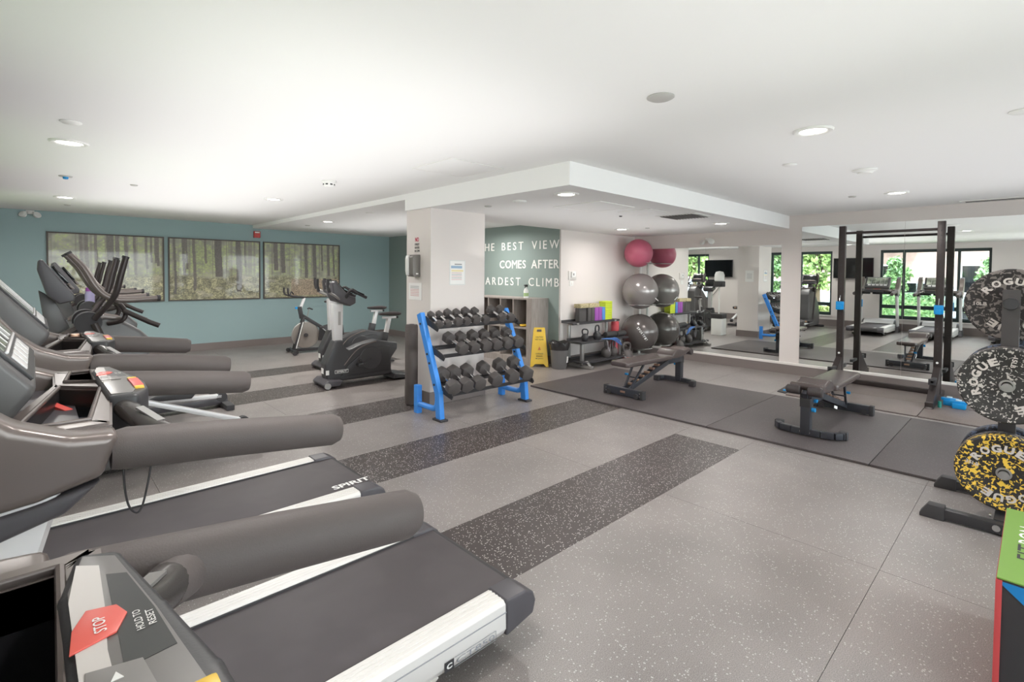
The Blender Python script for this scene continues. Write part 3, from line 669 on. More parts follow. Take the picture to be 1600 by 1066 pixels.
def roller(p0, p1, r, m, label):
    t = thing('foam_roller', label, 'foam roller', p0); d = Vector(p1)-Vector(p0)
    b = B(); b.tube([(0, 0, 0), d*.02, d*.98, d], [r-.008, r, r, r-.008], 24); b.obj('foam', m, t)
    e = B(); n = d.normalized(); e.tube([-n*.004, n*.004], r*.45, 16); e.tube([d-n*.004, d+n*.004], r*.45, 16); e.obj('core', m_ink, t)
roller((7.02, 5.07, .4795), (7.3, 5.07, .4795), .05, m_rub, 'black foam roller lying on the middle tray, left one')
roller((7.31, 5.05, .4775), (7.56, 5.05, .4775), .048, m_rub, 'black foam roller lying on the middle tray, end nearest the balls')
roller((7.36, 5.12, .1165), (7.36, 5.12, .40), .06, M('crimson_foam', (196, 82, 98), .6), 'crimson foam roller standing on the bottom tray')
roller((7.62, 5.29, .004), (7.62, 5.29, .66), .07, M('red_foam', (214, 84, 92), .6), 'taller red foam roller standing on the floor behind the rack end')
t = thing('resistance_bands', 'blue and pale resistance bands draped over the middle tray edge', 'bands', (6.98, 4.945, .43))
for k in range(5):
    dx = k*.03
    B().tube([(-.16+dx, .05, .006), (-.10+dx, -.02, .008), (-.02+dx, -.03, -.0+.003*k), (.09+dx, -.035, -.03), (.17+dx, -.04, -.08-.012*k)], .006, 6, 4).obj('band', m_lblue if k % 2 == 0 else M('navy_band', (60, 84, 160), .5), t)
B().tube([(-.13, -.03, -.01), (-.10, -.045, -.12), (-.07, -.045, -.2), (-.04, -.04, -.08)], .004, 6, 5).obj('pale_loop', M('pale_band', (186, 180, 190), .5), t)

# ------------------------------------------------------------------ exercise balls and stand
t = thing('ball_stand', 'slim white upright stand holding the exercise balls in the corner', 'stand', (8.28, 5.2, 0))
b = B(); b.cyl((0, 0, .02), (0, 0, 1.78), .022, 16); b.obj('pole', m_wht, t)
for z, r in ((.17, .21), (.96, .26), (1.72, .19)):
    cx, cyy = -.2, -.16
    B().tube([(cx+r*math.cos(a), cyy+r*math.sin(a), z) for a in np.linspace(0, 2*PI, 33)], .009, 8).obj('ring', m_chrome, t)
    B().tube([(0, 0, z-.01), (cx+r*.78, cyy+r*.62, z)], .012, 8).obj('ring_arm', m_wht, t)
B().box(-.3, .08, -.26, .08, 0.0, .02, .004).obj('base', m_wht, t)
def ball(c, r, m, label, txt, stripe_rot):
    t = thing('exercise_ball', label, 'exercise ball', c, 0, 'exercise balls stacked on the corner stand')
    b = B(); b.sphere((0, 0, 0), r, 56); b.obj('ball', m, t)
    R = Euler(stripe_rot).to_matrix().to_4x4(); b = B()
    if txt:
        n = len(txt)
        for i, ch in enumerate(txt):
            a = (i-n/2)*.115
            mt = R @ Matrix.Rotation(a, 4, 'Z') @ frame((0, -r-.0015, -.022), (1, 0, 0), (0, 0, 1)); text_fit(b, ch, mt, w=.026, h=.042, off=.01)
        b.obj('ball_lettering', m_wht, t)
    g = B(); old = None
    for k in (-1, 0, 1): g.tube([R @ Vector(((r+.0005)*math.cos(a)*math.cos(k*.09), (r+.0005)*math.sin(a)*math.cos(k*.09), (r)*math.sin(k*.09))) for a in np.linspace(0, 2*PI, 49)], .0022, 5)
    g.obj('ridge', m, t)
    return t
ball((7.99, 5.06, 1.90), .255, M('pink_ball', (192, 98, 122), .38, spec=.5), 'pink exercise ball at the top of the corner stand', '', (.0, 0, .5))
t2 = ball((8.03, 5.04, 1.205), .325, M('pewter_ball', (150, 144, 142), .22, .35), 'light pewter exercise ball in the middle of the corner stand', '', (.6, .35, 0))
B().prism([(0, 0), (.12, .012), (.12, .03), (0, .018)], 'y', 0, .002, 0, Matrix.Translation((-.02, -.322, -.12)) @ Matrix.Rotation(.55, 4, 'Y')).obj('white_mark', m_wht, t2)
ball((8.02, 5.03, .455), .335, M('dark_pewter_ball', (100, 94, 92), .22, .35), 'dark pewter exercise ball at the bottom of the corner stand', 'SPORTFIT', (-.0, .95, -.85))

# ------------------------------------------------------------------ foam roller and wipes stand by the column
roller((3.11, 4.92, .004), (3.11, 4.92, .915), .072, m_foam, 'tall charcoal foam roller standing on end against the column')
t = thing('wipes_station', 'white and black wipes stand behind the column, seen in the mirror', 'wipes stand', (4.2, 5.62, 0))
B().box(-.14, .14, -.14, .14, 0, .42, .02).obj('bin_body', m_wht, t); B().box(-.145, .145, -.145, .145, .42, .54, .015).obj('bin_lid', m_ink, t)
B().cyl((0, .0, .54), (0, 0, 1.22), .018, 10).obj('pole', m_wht, t)
B().box(-.11, .11, -.11, .11, 1.22, 1.36, .02).obj('holder', m_ink, t); B().lathe([(.1, 1.36), (.12, 1.38), (.12, 1.52), (.09, 1.6), (0, 1.62)], 24).obj('dispenser_dome', m_wht, t)

# ------------------------------------------------------------------ dumbbell rack
t = thing('dumbbell_rack', 'blue and black three-shelf dumbbell rack in front of the column', 'rack', (3.6, 4.3, 0))
for i, s_ in enumerate((-.62, .60)):
    b = B(); b.beam((s_, -.10, .27), (s_, .24, 1.07), .055, .075, (0, 1, 0)); b.obj('upright', m_blue, t)
    b = B(); b.prism([(-.165, .02), (-.085, .02), (-.06, .30), (-.135, .30)], 'x', s_-.028, s_+.028, .004); b.obj('front_foot', m_blue, t)
    b = B(); b.box(s_-.045, s_+.045, -.20, -.05, 0, .02, .003); b.obj('rubber_pad', m_ink, t)
    b = B(); b.tube([(s_, -.09, .29), (s_, -.075, .16), (s_, -.03, .11), (s_, .06, .10), (s_, .27, .10)], .03, 12, 4); b.obj('base_loop', m_blue, t)
    b = B(); b.box(s_-.03, s_+.03, .25, .32, .0, .30, .006); b.obj('rear_foot', m_blue, t)
    for (y, z) in ((-.06, .36), (.03, .57), (.07, .66), (.20, .965)):
        B().cyl((s_-.036, y, z), (s_+.036, y, z), .012, 10).obj('bolt', m_ink, t)
for yf, zf, yb, zb in ((-.03, .925, .22, 1.005), (-.14, .635, .13, .715), (-.28, .265, .04, .345)):
    b = B(); d = Vector((0, yb-yf, zb-zf)).normalized(); n = Vector((0, -d.z, d.y))
    for (y, z) in ((yf+.045, zf+.008), (yb-.045, zb-.012)):
        b.beam((-.59, y, z), (.575, y, z), .05, .012, n)
        b.beam((-.59, y-(.024 if y < (yf+yb)/2 else -.024), z+.012), (.575, y-(.024 if y < (yf+yb)/2 else -.024), z+.012), .006, .035, n)
    b.obj('shelf', m_blk, t)
    for s_ in (-.59, .570):
        b = B(); b.prism([(yf+.0, zf-.03), (yb+.0, zb-.03), (yb, zb+.035), (yb-.04, zb+.04), (yf, zf+.03), (yf-.02, zf+.0)], 'x', s_-.004, s_+.004, .001); b.obj('bracket', m_blk, t)
m_hex = M('hex_rubber', (82, 77, 76), .5, bump=.1, bscale=300)
def dumbbell_proto(r, L_, hl, label, loc, rot):
    t = thing('dumbbell', label, 'dumbbell', loc, 0, 'hex dumbbells on the blue rack'); t.rotation_euler = rot
    for s_ in (-1, 1):
        b = B(); c = s_*L_/2
        hx = [(r*math.cos(PI/6+k*PI/3), r*math.sin(PI/6+k*PI/3)) for k in range(6)]
        b.prism(hx, 'x', c-hl/2, c+hl/2, r*.2, None, 2); hd = b.obj('head', m_hex, t)
    B().tube([(-L_/2+hl/2-.004, 0, 0), (-L_/6, 0, 0), (0, 0, 0), (L_/6, 0, 0), (L_/2-hl/2+.004, 0, 0)], [.013, .0145, .0165, .0145, .013], 12).obj('handle', m_chrome, t)
    return t
rows = [('top', 4.30, 4.50, [(3.053, 3.084, .042), (3.162, 3.192, .042), (3.296, 3.303, .052), (3.416, 3.423, .05), (3.543, 3.55, .058), (3.686, 3.686, .054), (3.932, 3.936, .06), (4.076, 4.08, .058)], .965, 1.045),
        ('middle', 4.175, 4.42, [(3.255, 3.261, .071), (3.414, 3.422, .069), (3.58, 3.593, .072), (3.736, 3.759, .07), (3.905, 3.928, .071), (4.072, 4.112, .072)], .704, .786),
        ('bottom', 4.05, 4.31, [(3.046, 3.10, .08), (3.211, 3.25, .08), (3.382, 3.425, .078), (3.62, 3.662, .08), (3.869, 3.907, .084), (4.09, 4.135, .086)], .346, .43)]
nums = ['leftmost', 'second from the left', 'third from the left', 'fourth from the left', 'fifth from the left', 'third from the right', 'second from the right', 'rightmost']
n6 = ['leftmost', 'second from the left', 'third from the left', 'third from the right', 'second from the right', 'rightmost']
cache = {}
for nm, yf, yb, lst, zf, zb in rows:
    for i, (xf, xb, r) in enumerate(lst):
        nn = nums if len(lst) == 8 else n6
        size = {'top': 'small', 'middle': 'medium', 'bottom': 'large'}[nm]
        zz = (r-.045 if nm == 'top' else r-.071 if nm == 'middle' else r-.08)
        pf = Vector((xf, yf, zf+zz+.01)); pb = Vector((xb, yb, zb+zz+.01)); c = (pf+pb)/2; d = pb-pf
        rot = (.0, -math.asin(d.z/d.length), math.atan2(d.y, d.x)); key = (nm, round(r, 3))
        lab = '%s black hex dumbbell, %s on the %s shelf' % (size, nn[i], nm)
        if key not in cache: cache[key] = dumbbell_proto(r, d.length, {'top': .055+.2*(r-.042), 'middle': .085, 'bottom': .10}[nm], lab, c, rot)
        else: dup(cache[key], lab, c, rot)

# ------------------------------------------------------------------ mats
def mat_piece(x0, x1, y0, y1, m, label, z1=.02, z0=.0):
    return tag(B().box(x0, x1, y0, y1, z0, z1, .003).obj('floor_mat', m), label, 'mat', 'black rubber mats laid before the mirrors')
mat_piece(4.78, 6.70, 2.232, 4.65, m_mat, 'large black rubber mat under the left bench')
mat_piece(4.78, 6.70, .90, 2.228, m_mat, 'black rubber mat under the right bench')
mat_piece(4.78, 6.70, -1.0, .896, m_mat, 'black rubber mat at the right, running behind the weight plates')
mat_piece(6.86, 7.60, .88, 2.18, m_mat2, 'worn brown-black mat in front of the power rack, next to the left upright', .014)
mat_piece(6.86, 7.60, -1.0, .872, m_mat2, 'worn brown-black mat in front of the power rack, behind the plates', .014)
mat_piece(7.61, 8.36, -1.0, 2.18, m_mat2, 'worn brown-black mat strip under the power rack against the mirror wall', .014)

# ------------------------------------------------------------------ benches
m_pad = M('brown_black_vinyl', (84, 74, 72), .27, bump=.08, bscale=300)
m_bst = M('bench_steel', (62, 63, 69), .36, .2)
m_cop = M('copper_bolt', (204, 166, 142), .3, .8)
def make_bench(label, loc, rz):
    t = thing('weight_bench', label, 'bench', loc, rz)
    z0 = .0205
    b = B(); b.box(-.67, -.61, -.28, .28, z0+.012, z0+.10, .004); b.obj('front_beam', m_bst, t)
    for s_ in (-1, 1):
        B().box(-.675, -.605, s_*.265-.02, s_*.265+.02, z0, z0+.104, .004).obj('rubber_foot', m_ink, t)
        for (y, z) in ((s_*.245, z0+.04), (s_*.245, z0+.075)): B().cyl((-.677, y, z), (-.669, y, z), .008, 8).obj('bolt', m_chrome, t)
        B().cyl((-.69, s_*.20, z0+.035), (-.60, s_*.20, z0+.035), .03, 16).obj('wheel', m_ink, t)
    B().box(-.6715, -.669, -.035, .035, z0+.045, z0+.07).obj('badge', m_cop, t)
    # curved rear foot
    pts = [(.50, -.27), (.56, -.265), (.61, -.22), (.635, -.12), (.64, 0), (.635, .12), (.61, .22), (.56, .265), (.50, .27)]
    b = B()
    for i in range(len(pts)-1):
        p, q = pts[i], pts[i+1]; b.beam((p[0], p[1], z0+.038), (q[0], q[1], z0+.038), .055, .055, (0, 0, 1), .003)
    b.obj('curved_foot', m_bst, t)
    for s_ in (-1, 1):
        B().box(.475, .54, s_*.27-.035, s_*.27+.035, z0, z0+.07, .006).obj('rubber_foot', m_ink, t)
        B().cyl((.60, s_*.035, z0+.04), (.672, s_*.035, z0+.04), .011, 8).obj('bolt', m_chrome, t)
    B().box(.595, .675, -.04, .04, z0+.03, .33, .004).obj('post', m_bst, t)
    B().box(.59, .68, -.045, .045, .29, .375, .005).obj('sleeve', m_blk, t)
    # sloping ladder rail
    b = B()
    for s_ in (-.04, .04):
        b.beam((-.62, s_, z0+.07), (.30, s_, .345), .012, .06); b.beam((.28, s_, .342), (.64, s_, .345), .012, .06)
    b.obj('ladder_rail', m_bst, t)
    for k in range(6):
        x = -.50+k*.115; z = z0+.125+k*.0345
        B().box(x-.02, x+.02, -.034, .034, z-.008, z+.02, .004).obj('ladder_rung', m_cop, t)
    B().box(-.22, -.10, .0465, .0485, -.014, .014, mat=Matrix.Translation((-.0, 0, .2)) @ Matrix.Rotation(-.29, 4, 'Y')).obj('badge', m_paper, t)
    for s_ in (-.075, .075):
        B().beam((-.56, s_*.6, z0+.10), (-.34, s_, .385), .02, .028, (1, 0, 0)).obj('strut', m_bst, t)
    B().cyl((-.45, -.07, .225), (-.45, .07, .225), .008, 8).obj('strut_pin', m_bst, t)
    b = B(); b.box(-.66, .18, -.05, .05, .375, .395, .004); b.obj('pad_frame', m_bst, t)
    # pads
    b = B(); b.prism([(-.76, -.11), (-.72, -.14), (.20, -.15), (.22, -.13), (.22, .13), (.20, .15), (-.72, .14), (-.76, .11)], 'z', .393, .45, .02, None, 4); b.obj('back_pad', m_pad, t)
    b = B(); b.prism([(.23, .405), (.25, .455), (.32, .51), (.40, .525), (.54, .49), (.68, .515), (.70, .49), (.68, .455), (.55, .42), (.40, .40)], 'y', -.13, .13, .018, None, 3); b.obj('seat_pad', m_pad, t)
    b = B()
    b.box(.22, .66, -.05, .05, .375, .41, .004); b.beam((.64, 0, .36), (.705, 0, .44), .045, .04, (0, 1, 0)); b.obj('seat_bracket', m_bst, t)
    for s_ in (-1, 1): B().tube([(.705, s_*.03, .45), (.705, s_*.04, .45), (.705, s_*.14, .45), (.705, s_*.15, .45)], [.034, .042, .042, .034], 20).obj('foam_roller_end', m_vinyl, t)
    B().tube([(.635, .045, .27), (.635, .075, .27)], .02, 14).obj('blue_knob', m_bluep, t); B().box(.56, .60, .047, .075, .33, .36, .006).obj('blue_lever', m_bluep, t)
    B().tube([(-.48, .06, .26), (-.48, .10, .26)], .014, 12).obj('blue_pin', m_bluep, t)
    return t
bn = make_bench('adjustable black bench on the left, in front of the exercise balls', (5.85, 3.45, 0), math.radians(-2))
dup(bn, 'adjustable black bench on the right, turned toward the power rack', (5.83, 1.47, 0), (0, 0, PI))
t = thing('balance_pad', 'small dark flap of mat with a blue knob beside the right bench', 'pad', (7.08, 2.26, 0))
B().prism([(-.13, -.05), (.45, -.06), (.42, .10), (-.1, .06)], 'z', .0, .012, .003).obj('pad', m_rub, t); B().lathe([(0, .03), (.02, .028), (.024, .012)], 14).obj('knob', m_bluep, t)

# ------------------------------------------------------------------ power rack
t = thing('power_rack', 'tall dark steel squat rack with blue hooks against the mirrors', 'rack', (7.95, 1.35, 0))
z0 = .0145
for s_ in (-.515, .51):
    B().box(-.0375, .0375, s_-.0375, s_+.0375, z0+.07, 2.185, .004).obj('upright', m_frame, t)
    B().box(-.62, .36, s_-.0375, s_+.0375, z0, z0+.07, .004).obj('base_foot', m_frame, t)
    B().prism([(-.64, z0), (-.56, z0+.075), (-.04, .42), (-.04, z0+.07), (-.2, z0+.07)], 'y', s_-.034, s_+.034, .003).obj('gusset', m_frame, t)
    B().box(-.43, -.03, s_-.025, s_+.025, .265, .315, .012).obj('storage_peg', m_blk, t)
    B().box(-.43, -.40, s_-.035, s_+.035, .255, .325, .006).obj('peg_cap', m_ink, t)
    B().box(.05, .3, s_-.02, s_+.02, .265, .305, .008).obj('rear_peg', m_blk, t)
    b = B(); b.box(-.075, -.036, s_-.045, s_+.045, 1.06, 1.17, .006); b.box(-.12, -.075, s_-.03, s_+.03, 1.06, 1.08, .004); b.box(-.125, -.11, s_-.03, s_+.03, 1.06, 1.12, .004); b.obj('blue_hook', m_bluep, t)
    B().beam((-.08, s_, 1.17), (-.045, s_, 1.25), .008, .008).obj('hook_pin', m_chrome, t)
    for z in (.36, .47): B().cyl((-.046, s_, z), (-.036, s_, z), .013, 8).obj('bolt', m_wht, t)
    hb = B()
    for k in range(26): hb.cyl((-.0385, s_, .62+k*.058), (-.0372, s_, .62+k*.058), .008, 8)
    o = hb.obj('bolt_holes', m_ink, t)
B().tube([(0, -.48, 2.09), (0, .475, 2.09)], .017, 12).obj('pull_up_bar', m_frame, t)
B().box(.30, .36, -.5, .5, z0, z0+.06, .004).obj('rear_crossmember', m_frame, t)
t = thing('barbell_collars', 'bright blue barbell collars on the floor beside the rack foot', 'collars', (7.66, .66, .0145))
for k, (x, y) in enumerate(((-.05, -.06), (.07, .03))):
    b = B(); b.box(x-.05, x+.05, y-.06, y+.06, 0, .06, .012); b.box(x-.03, x+.03, y-.08, y+.08, .055, .085, .008); b.obj('collar', m_bluep, t)
    B().box(x-.02, x+.02, y-.02, y+.03, .085, .10, .004).obj('lever', M('pale_grip', (190, 214, 226), .3), t)
B().cyl((-.15, .1, .0), (-.15, .1, .07), .018, 12).obj('green_cap', M('teal_cap', (40, 130, 120), .4), t)

# ------------------------------------------------------------------ weight tree with bumper plates
t = thing('weight_tree', 'black steel plate tree standing at the right edge', 'weight rack', (4.385, .12, 0))
B().box(-.04, .04, -.04, .04, .08, 1.43, .004).obj('post', M('tree_steel', (66, 62, 62), .45, bump=.1, bscale=500), t)
for X in (-.315, .315):
    b = B(); b.box(X-.03, X+.03, -.52, .30, .012, .072, .003); b.obj('runner', m_blk, t)
    b = B(); b.prism([(.37, 0), (.37, .02), (.33, .085), (.25, .085), (.25, 0)], 'x', X-.036, X+.036, .004); b.obj('rubber_foot', m_rub, t)
    B().cyl((X-.038, .02, .045), (X-.03, .02, .045), .018, 12).obj('bolt', m_steel, t)
    for z in (.05, .095): B().cyl((X*.85-.02, .045, z), (X*.85-.02, .055, z), .01, 8).obj('bolt', m_chrome, t)
B().box(-.29, .29, -.035, .035, .02, .08, .003).obj('crossbar', m_blk, t)
for z in (1.345, .855, .33): B().tube([(-.24 if z < 1.3 else -.075, 0, z), (-.04, 0, z)], .0245, 20).obj('peg', m_steel, t); B().tube([(.04, 0, z), (.27, 0, z)], .0245, 20).obj('peg', m_steel, t)
B().tube([(-.085, 0, 1.345), (-.055, 0, 1.345)], [.034, .036], 24).obj('peg_cap', m_blk2, t)
m_pk = fleck_plate('grey_fleck_rubber', (50, 46, 46), (128, 120, 116), .535)
m_pw = fleck_plate('white_fleck_rubber', (50, 48, 47), (190, 184, 178), .60, 58)
m_py = fleck_plate('yellow_fleck_rubber', (44, 41, 40), (236, 196, 74), .545, 50)
m_pr = fleck_plate('navy_fleck_rubber', (48, 50, 58), (84, 96, 120), .56, 50)
def plate(x, z, th, m, label, rot, wt, wtrot=0, y=.12):
    """disc whose lettered face looks toward -X"""
    t = thing('bumper_plate', label, 'weight plate', (x, y, z), 0, 'bumper plates on the plate tree')
    R0 = Matrix.Rotation(-PI/2, 4, 'Y')
    prof = [(.0275, -th/2), (.06, -th/2), (.062, -th/2+.003), (.185, -th/2+.003), (.19, -th/2), (.218, -th/2), (.225, -th/2+.006), (.225, th/2-.006), (.218, th/2), (.19, th/2), (.185, th/2-.003), (.0275, th/2-.003), (.0275, -th/2)]
    B().lathe(prof, 72, R0).obj('rubber_disc', m, t)
    B().lathe([(.0255, -th/2-.001), (.036, -th/2-.001), (.036, th/2+.001), (.0255, th/2+.001), (.0255, -th/2-.001)], 32, R0).obj('steel_insert', m_steel, t)
    f = frame((-th/2-.0002, 0, 0), (0, -1, 0), (0, 0, 1)); mc = M('cream_lettering', (206, 198, 192), .6)
    for base in (rot, rot+180):
        for i, ch in enumerate('ROGUE'):
            a = math.radians(base+(2-i)*21.5); b = B()
            mt = f @ Matrix.Rotation(a, 4, 'Z') @ Matrix.Translation((-.022, .125, 0)); text_fit(b, ch, mt, w=.044, h=.044, off=.045, ext=.02); b.obj('raised_letter', mc, t)
    b = B(); mt = f @ Matrix.Rotation(math.radians(wtrot), 4, 'Z') @ Matrix.Translation((-.175, -.01, 0)); text_fit(b, wt, mt, w=.062, h=.022, off=.02, ext=.03)
    b.obj('weight_mark', mc, t)
    return t
plate(4.46, 1.335, .05, m_pk, 'grey-flecked bumper plate on the top peg, behind the post', 8, '10LB')
plate(4.52, 1.335, .05, m_pr, 'dark bumper plate behind the grey-flecked one on the top peg', 40, '10LB')
plate(4.20, .862, .06, m_pw, 'white-flecked bumper plate on the near side of the middle peg', 68, '15LB', -100)
plate(4.262, .862, .055, m_pk, 'plate pressed behind the white-flecked plate on the middle peg', 10, '15LB')
plate(4.46, .862, .06, m_pr, 'dark blue-flecked bumper plate on the far side of the middle peg', 20, '25LB')
plate(4.20, .337, .07, m_py, 'yellow-flecked bumper plate on the near side of the lowest peg', 14, '35LB', -12)
plate(4.272, .337, .065, m_pk, 'plate pressed behind the yellow-flecked plate on the lowest peg', 30, '35LB')
plate(4.475, .337, .08, m_pr, 'dark bumper plate on the far side of the lowest peg', 50, '45LB')

# ------------------------------------------------------------------ plyo box
t = thing('plyo_box', 'soft plyo box with lime top and black, blue and red sides at lower right', 'plyo box', (2.67, -.23, 0))
BX = .365; BY = .305; BZ = .51
B().box(-BX+.002, BX-.002, -BY+.002, BY-.002, .004, BZ-.004, .008).obj('foam_core', M('black_canvas', (52, 50, 52), .7, bump=.2, bscale=600), t)
B().box(-BX, BX, -BY, BY, BZ-.006, BZ, .003).obj('lime_top', M('lime_vinyl', (118, 158, 66), .45, bump=.1, bscale=200), t)
B().prism([(BY-.002, BZ-.012), (-.1, BZ-.012), (-.1, BZ-.36)], 'x', -BX-.001, -BX+.003).obj('blue_panel', M('blue_vinyl', (24, 124, 190), .45), t)
B().box(-BX-.003, -BX+.004, BY-.014, BY+.002, .004, BZ-.008, .001).box(-BX+.004, BX, BY-.001, BY+.002, .004, BZ-.008, .001).obj('red_side', M('red_vinyl', (190, 70, 72), .5), t)
b = B(); text_fit(b, 'FIT', frame((-.16, .20, BZ+.0008), (1, 0, 0), (0, 1, 0)), w=.14, h=.062, off=.0, ext=.0); b.obj('dark_lettering', m_ink, t)
b = B(); text_fit(b, 'RON', frame((-.005, .20, BZ+.0008), (1, 0, 0), (0, 1, 0)), w=.18, h=.062, off=.0, ext=.0); b.obj('white_lettering', m_wht, t)
# ------------------------------------------------------------------ treadmills (user end toward +X, console toward the windows)
m_scr = quick_tex('display_painted_reflection', 'noise', (96, 100, 92), (176, 182, 166), 9, .12, .35, .65)  # mottled pale tones stand in for reflections on the display
m_rail = M('ridged_aluminium', (222, 218, 214), .4, .15)
def make_treadmill(label, loc, word=False, model=False):
    t = thing('treadmill', label, 'treadmill', loc, 0, 'treadmills in a row along the windows')
    # deck
    for s_ in (-1, 1):
        b = B(); yo, yi = s_*.385, s_*.283
        b.prism([(yi, .226), (s_*.372, .228), (yo, .215), (s_*.388, .12), (s_*.375, .095), (s_*.30, .09), (yi, .10)], 'x', -.35, 1.335, .003)
        for k in range(4): y = s_*(.30+.018*k); b.box(-.35, 1.334, y-.004, y+.004, .226, .2290)
        b.prism([(-.35, .10), (1.02, .10), (.98, .075), (-.35, .055)], 'y', s_*.372, s_*.386, .002)
        r = b.obj('side_rail', m_rail, t)
        B().box(-.35, 1.335, s_*.3875-.0015, s_*.3875+.0015, .183, .186).obj('groove', M('groove_grey', (150, 150, 154), .6), r)
        # rear end cap, curved
        b = B(); b.prism([(1.335, .233), (1.44, .230), (1.485, .205), (1.50, .165), (1.485, .115), (1.335, .088)], 'y', min(s_*.275, s_*.392), max(s_*.275, s_*.392), .012, None, 3); b.obj('end_cap', m_slate, t)
        B().tube([(.98, s_*.33, .0), (.98, s_*.33, .035)], .038, 18).obj('levelling_foot', m_ink, t)
        B().tube([(.98, s_*.33, .03), (.98, s_*.33, .1)], .014, 10).obj('foot_bolt', m_chrome, t)
    b = B(); b.tube([(1.445, -.285, .165), (1.445, .285, .165)], .05, 24); b.obj('rear_roller', m_rub, t)
    b = B(); b.prism([(-.34, .214), (1.445, .2165), (1.46, .205), (1.44, .12), (-.34, .12)], 'y', -.278, .278, .004); b.obj('belt', m_belt, t)
    b = B(); b.box(-.34, 1.36, -.284, -.276, .2, .222).box(-.34, 1.36, .276, .284, .2, .222); b.obj('belt_edge', m_ink, t)
    b = B(); b.prism([(-.62, .04), (-.64, .20), (-.56, .30), (-.34, .33), (-.20, .30), (-.12, .232), (-.12, .06)], 'y', -.39, .39, .015, None, 3); b.obj('motor_cover', m_graph, t)
    b = B(); b.prism([(-.40, .332), (-.22, .312), (-.13, .242), (-.115, .235), (-.125, .25), (-.2, .325), (-.4, .345)], 'y', -.34, .34, .003); b.obj('cover_strip', m_silver, t)
    for s_ in (-1, 1): B().tube([(-.58, s_*.36, .045), (-.58, s_*.41, .045)], .045, 16).obj('transport_wheel', m_ink, t)
    # masts
    for s_ in (-1, 1):
        y = s_*.415
        b = B(); b.prism([(-.36, .04), (-.22, .04), (.06, 1.06), (-.11, 1.10)], 'y', y-.028, y+.028, .02, None, 3); b.obj('mast', m_silver, t)
        b = B(); b.prism([(-.44, .0), (-.10, .0), (-.16, .16), (-.38, .20)], 'y', y-.04, y+.04, .012); b.obj('mast_foot', m_slate, t)
        # arm shell sweeping down from the console to the foam rail
        up_ = [(-.34, 1.52), (-.22, 1.46), (-.15, 1.37), (-.08, 1.265), (-.01, 1.20), (.07, 1.165), (.15, 1.158)]
        lo_ = [(.12, 1.07), (.02, 1.045), (-.10, 1.03), (-.20, 1.06), (-.30, 1.20), (-.38, 1.42)]
        b = B(); b.prism(up_+lo_, 'y', y-.045, y+.045, .022, None, 4); b.obj('arm_shell', m_tan, t, 50)
        b = B(); b.prism([(.12, 1.064), (.02, 1.04), (-.10, 1.024), (-.20, 1.05), (-.2, 1.0), (-.06, .975), (.06, 1.01)], 'y', y-.038, y+.038, .012, None, 3); b.obj('arm_underside', m_slate, t)
        b = B(); b.tube([(.135, y, 1.112), (.16, y, 1.112), (.40, y, 1.085), (.58, y, 1.062), (.625, y, 1.056), (.645, y, 1.054)], [.040, .0455, .045, .0435, .043, .034], 24, 0, True, .92); b.obj('handrail', m_foam, t)
        # grip from control pod to rail
        yy = s_*.22
        b = B(); b.tube([(.245, s_*.36, 1.105), (.265, s_*.385, 1.10), (.29, s_*.41, 1.098)], [.028, .030, .031], 18, 2); b.obj('rubber_joint', m_foam, t)
        b = B(); b.tube([(.175, s_*(.13 if s_ < 0 else .22), 1.15), (.195, s_*(.20 if s_ < 0 else .27), 1.14), (.22, s_*.31, 1.122), (.25, s_*.365, 1.106)], [.020, .025, .026, .027], 20, 4); g = b.obj('pulse_grip', M('dark_chrome_grip', (92, 88, 86), .22, .5), t)
        B().beam((.205, s_*.26, 1.163), (.238, s_*.335, 1.140), .018, .004, (0, 0, 1), 0).obj('sensor_strip', m_steel, g)
    # console bridge with tray recesses
    zt = 1.165
    def ring_plate(O, I, nm, m, z0, z1):
        b = B(); lo, hi, il, ih = [[b.bm.verts.new((p[0], p[1], z)) for p in Q] for Q, z in ((O, z0), (O, z1), (I, z0), (I, z1))]; n = len(O)
        for k in range(n):
            q = (k+1) % n
            for fc in ([hi[k], hi[q], ih[q], ih[k]], [lo[k], lo[q], il[q], il[k]], [lo[k], lo[q], hi[q], hi[k]], [il[k], il[q], ih[q], ih[k]]): b.bm.faces.new(fc)
        es = [e for e in b.bm.edges if abs(e.verts[0].co.z-z1) < 1e-6 and abs(e.verts[1].co.z-z1) < 1e-6]
        bmesh.ops.bevel(b.bm, geom=[e for e in es if len(e.link_faces) == 2 and abs(e.link_faces[0].normal.z-e.link_faces[1].normal.z) > -1], offset=.005, segments=2, affect='EDGES')
        return b.obj(nm, m, t)
    NI = [(-.015, -.345), (.105, -.345), (.150, .02), (.068, .11)]; FI = [(.082, .19), (.148, .14), (.152, .36), (.10, .36)]
    ring_plate([(-.06, -.40), (.14, -.40), (.182, .08), (.055, .165)], NI, 'console_bridge', m_tan, zt-.05, zt+.004)
    ring_plate([(.056, .166), (.181, .082), (.19, .40), (.06, .40)], FI, 'console_bridge', m_tan, zt-.05, zt+.002)
    B().box(-.12, .10, -.38, .38, zt-.06, zt-.045, .004).obj('bridge_underside', m_slate, t)
    for I in (NI, FI):
        b = B(); zb = zt-.125; lo = [b.bm.verts.new((p[0], p[1], zb)) for p in I]; hi = [b.bm.verts.new((p[0], p[1], zt-.004)) for p in I]
        for k in range(4): b.bm.faces.new([lo[k], lo[(k+1) % 4], hi[(k+1) % 4], hi[k]])
        b.bm.faces.new(lo); b.obj('cup_tray', M('tray_black', (56, 56, 60), .25), t)
        B().tube([(p[0], p[1], zt+.005) for p in I+I[:1]], .005, 8).obj('tray_rim', m_tan, t)
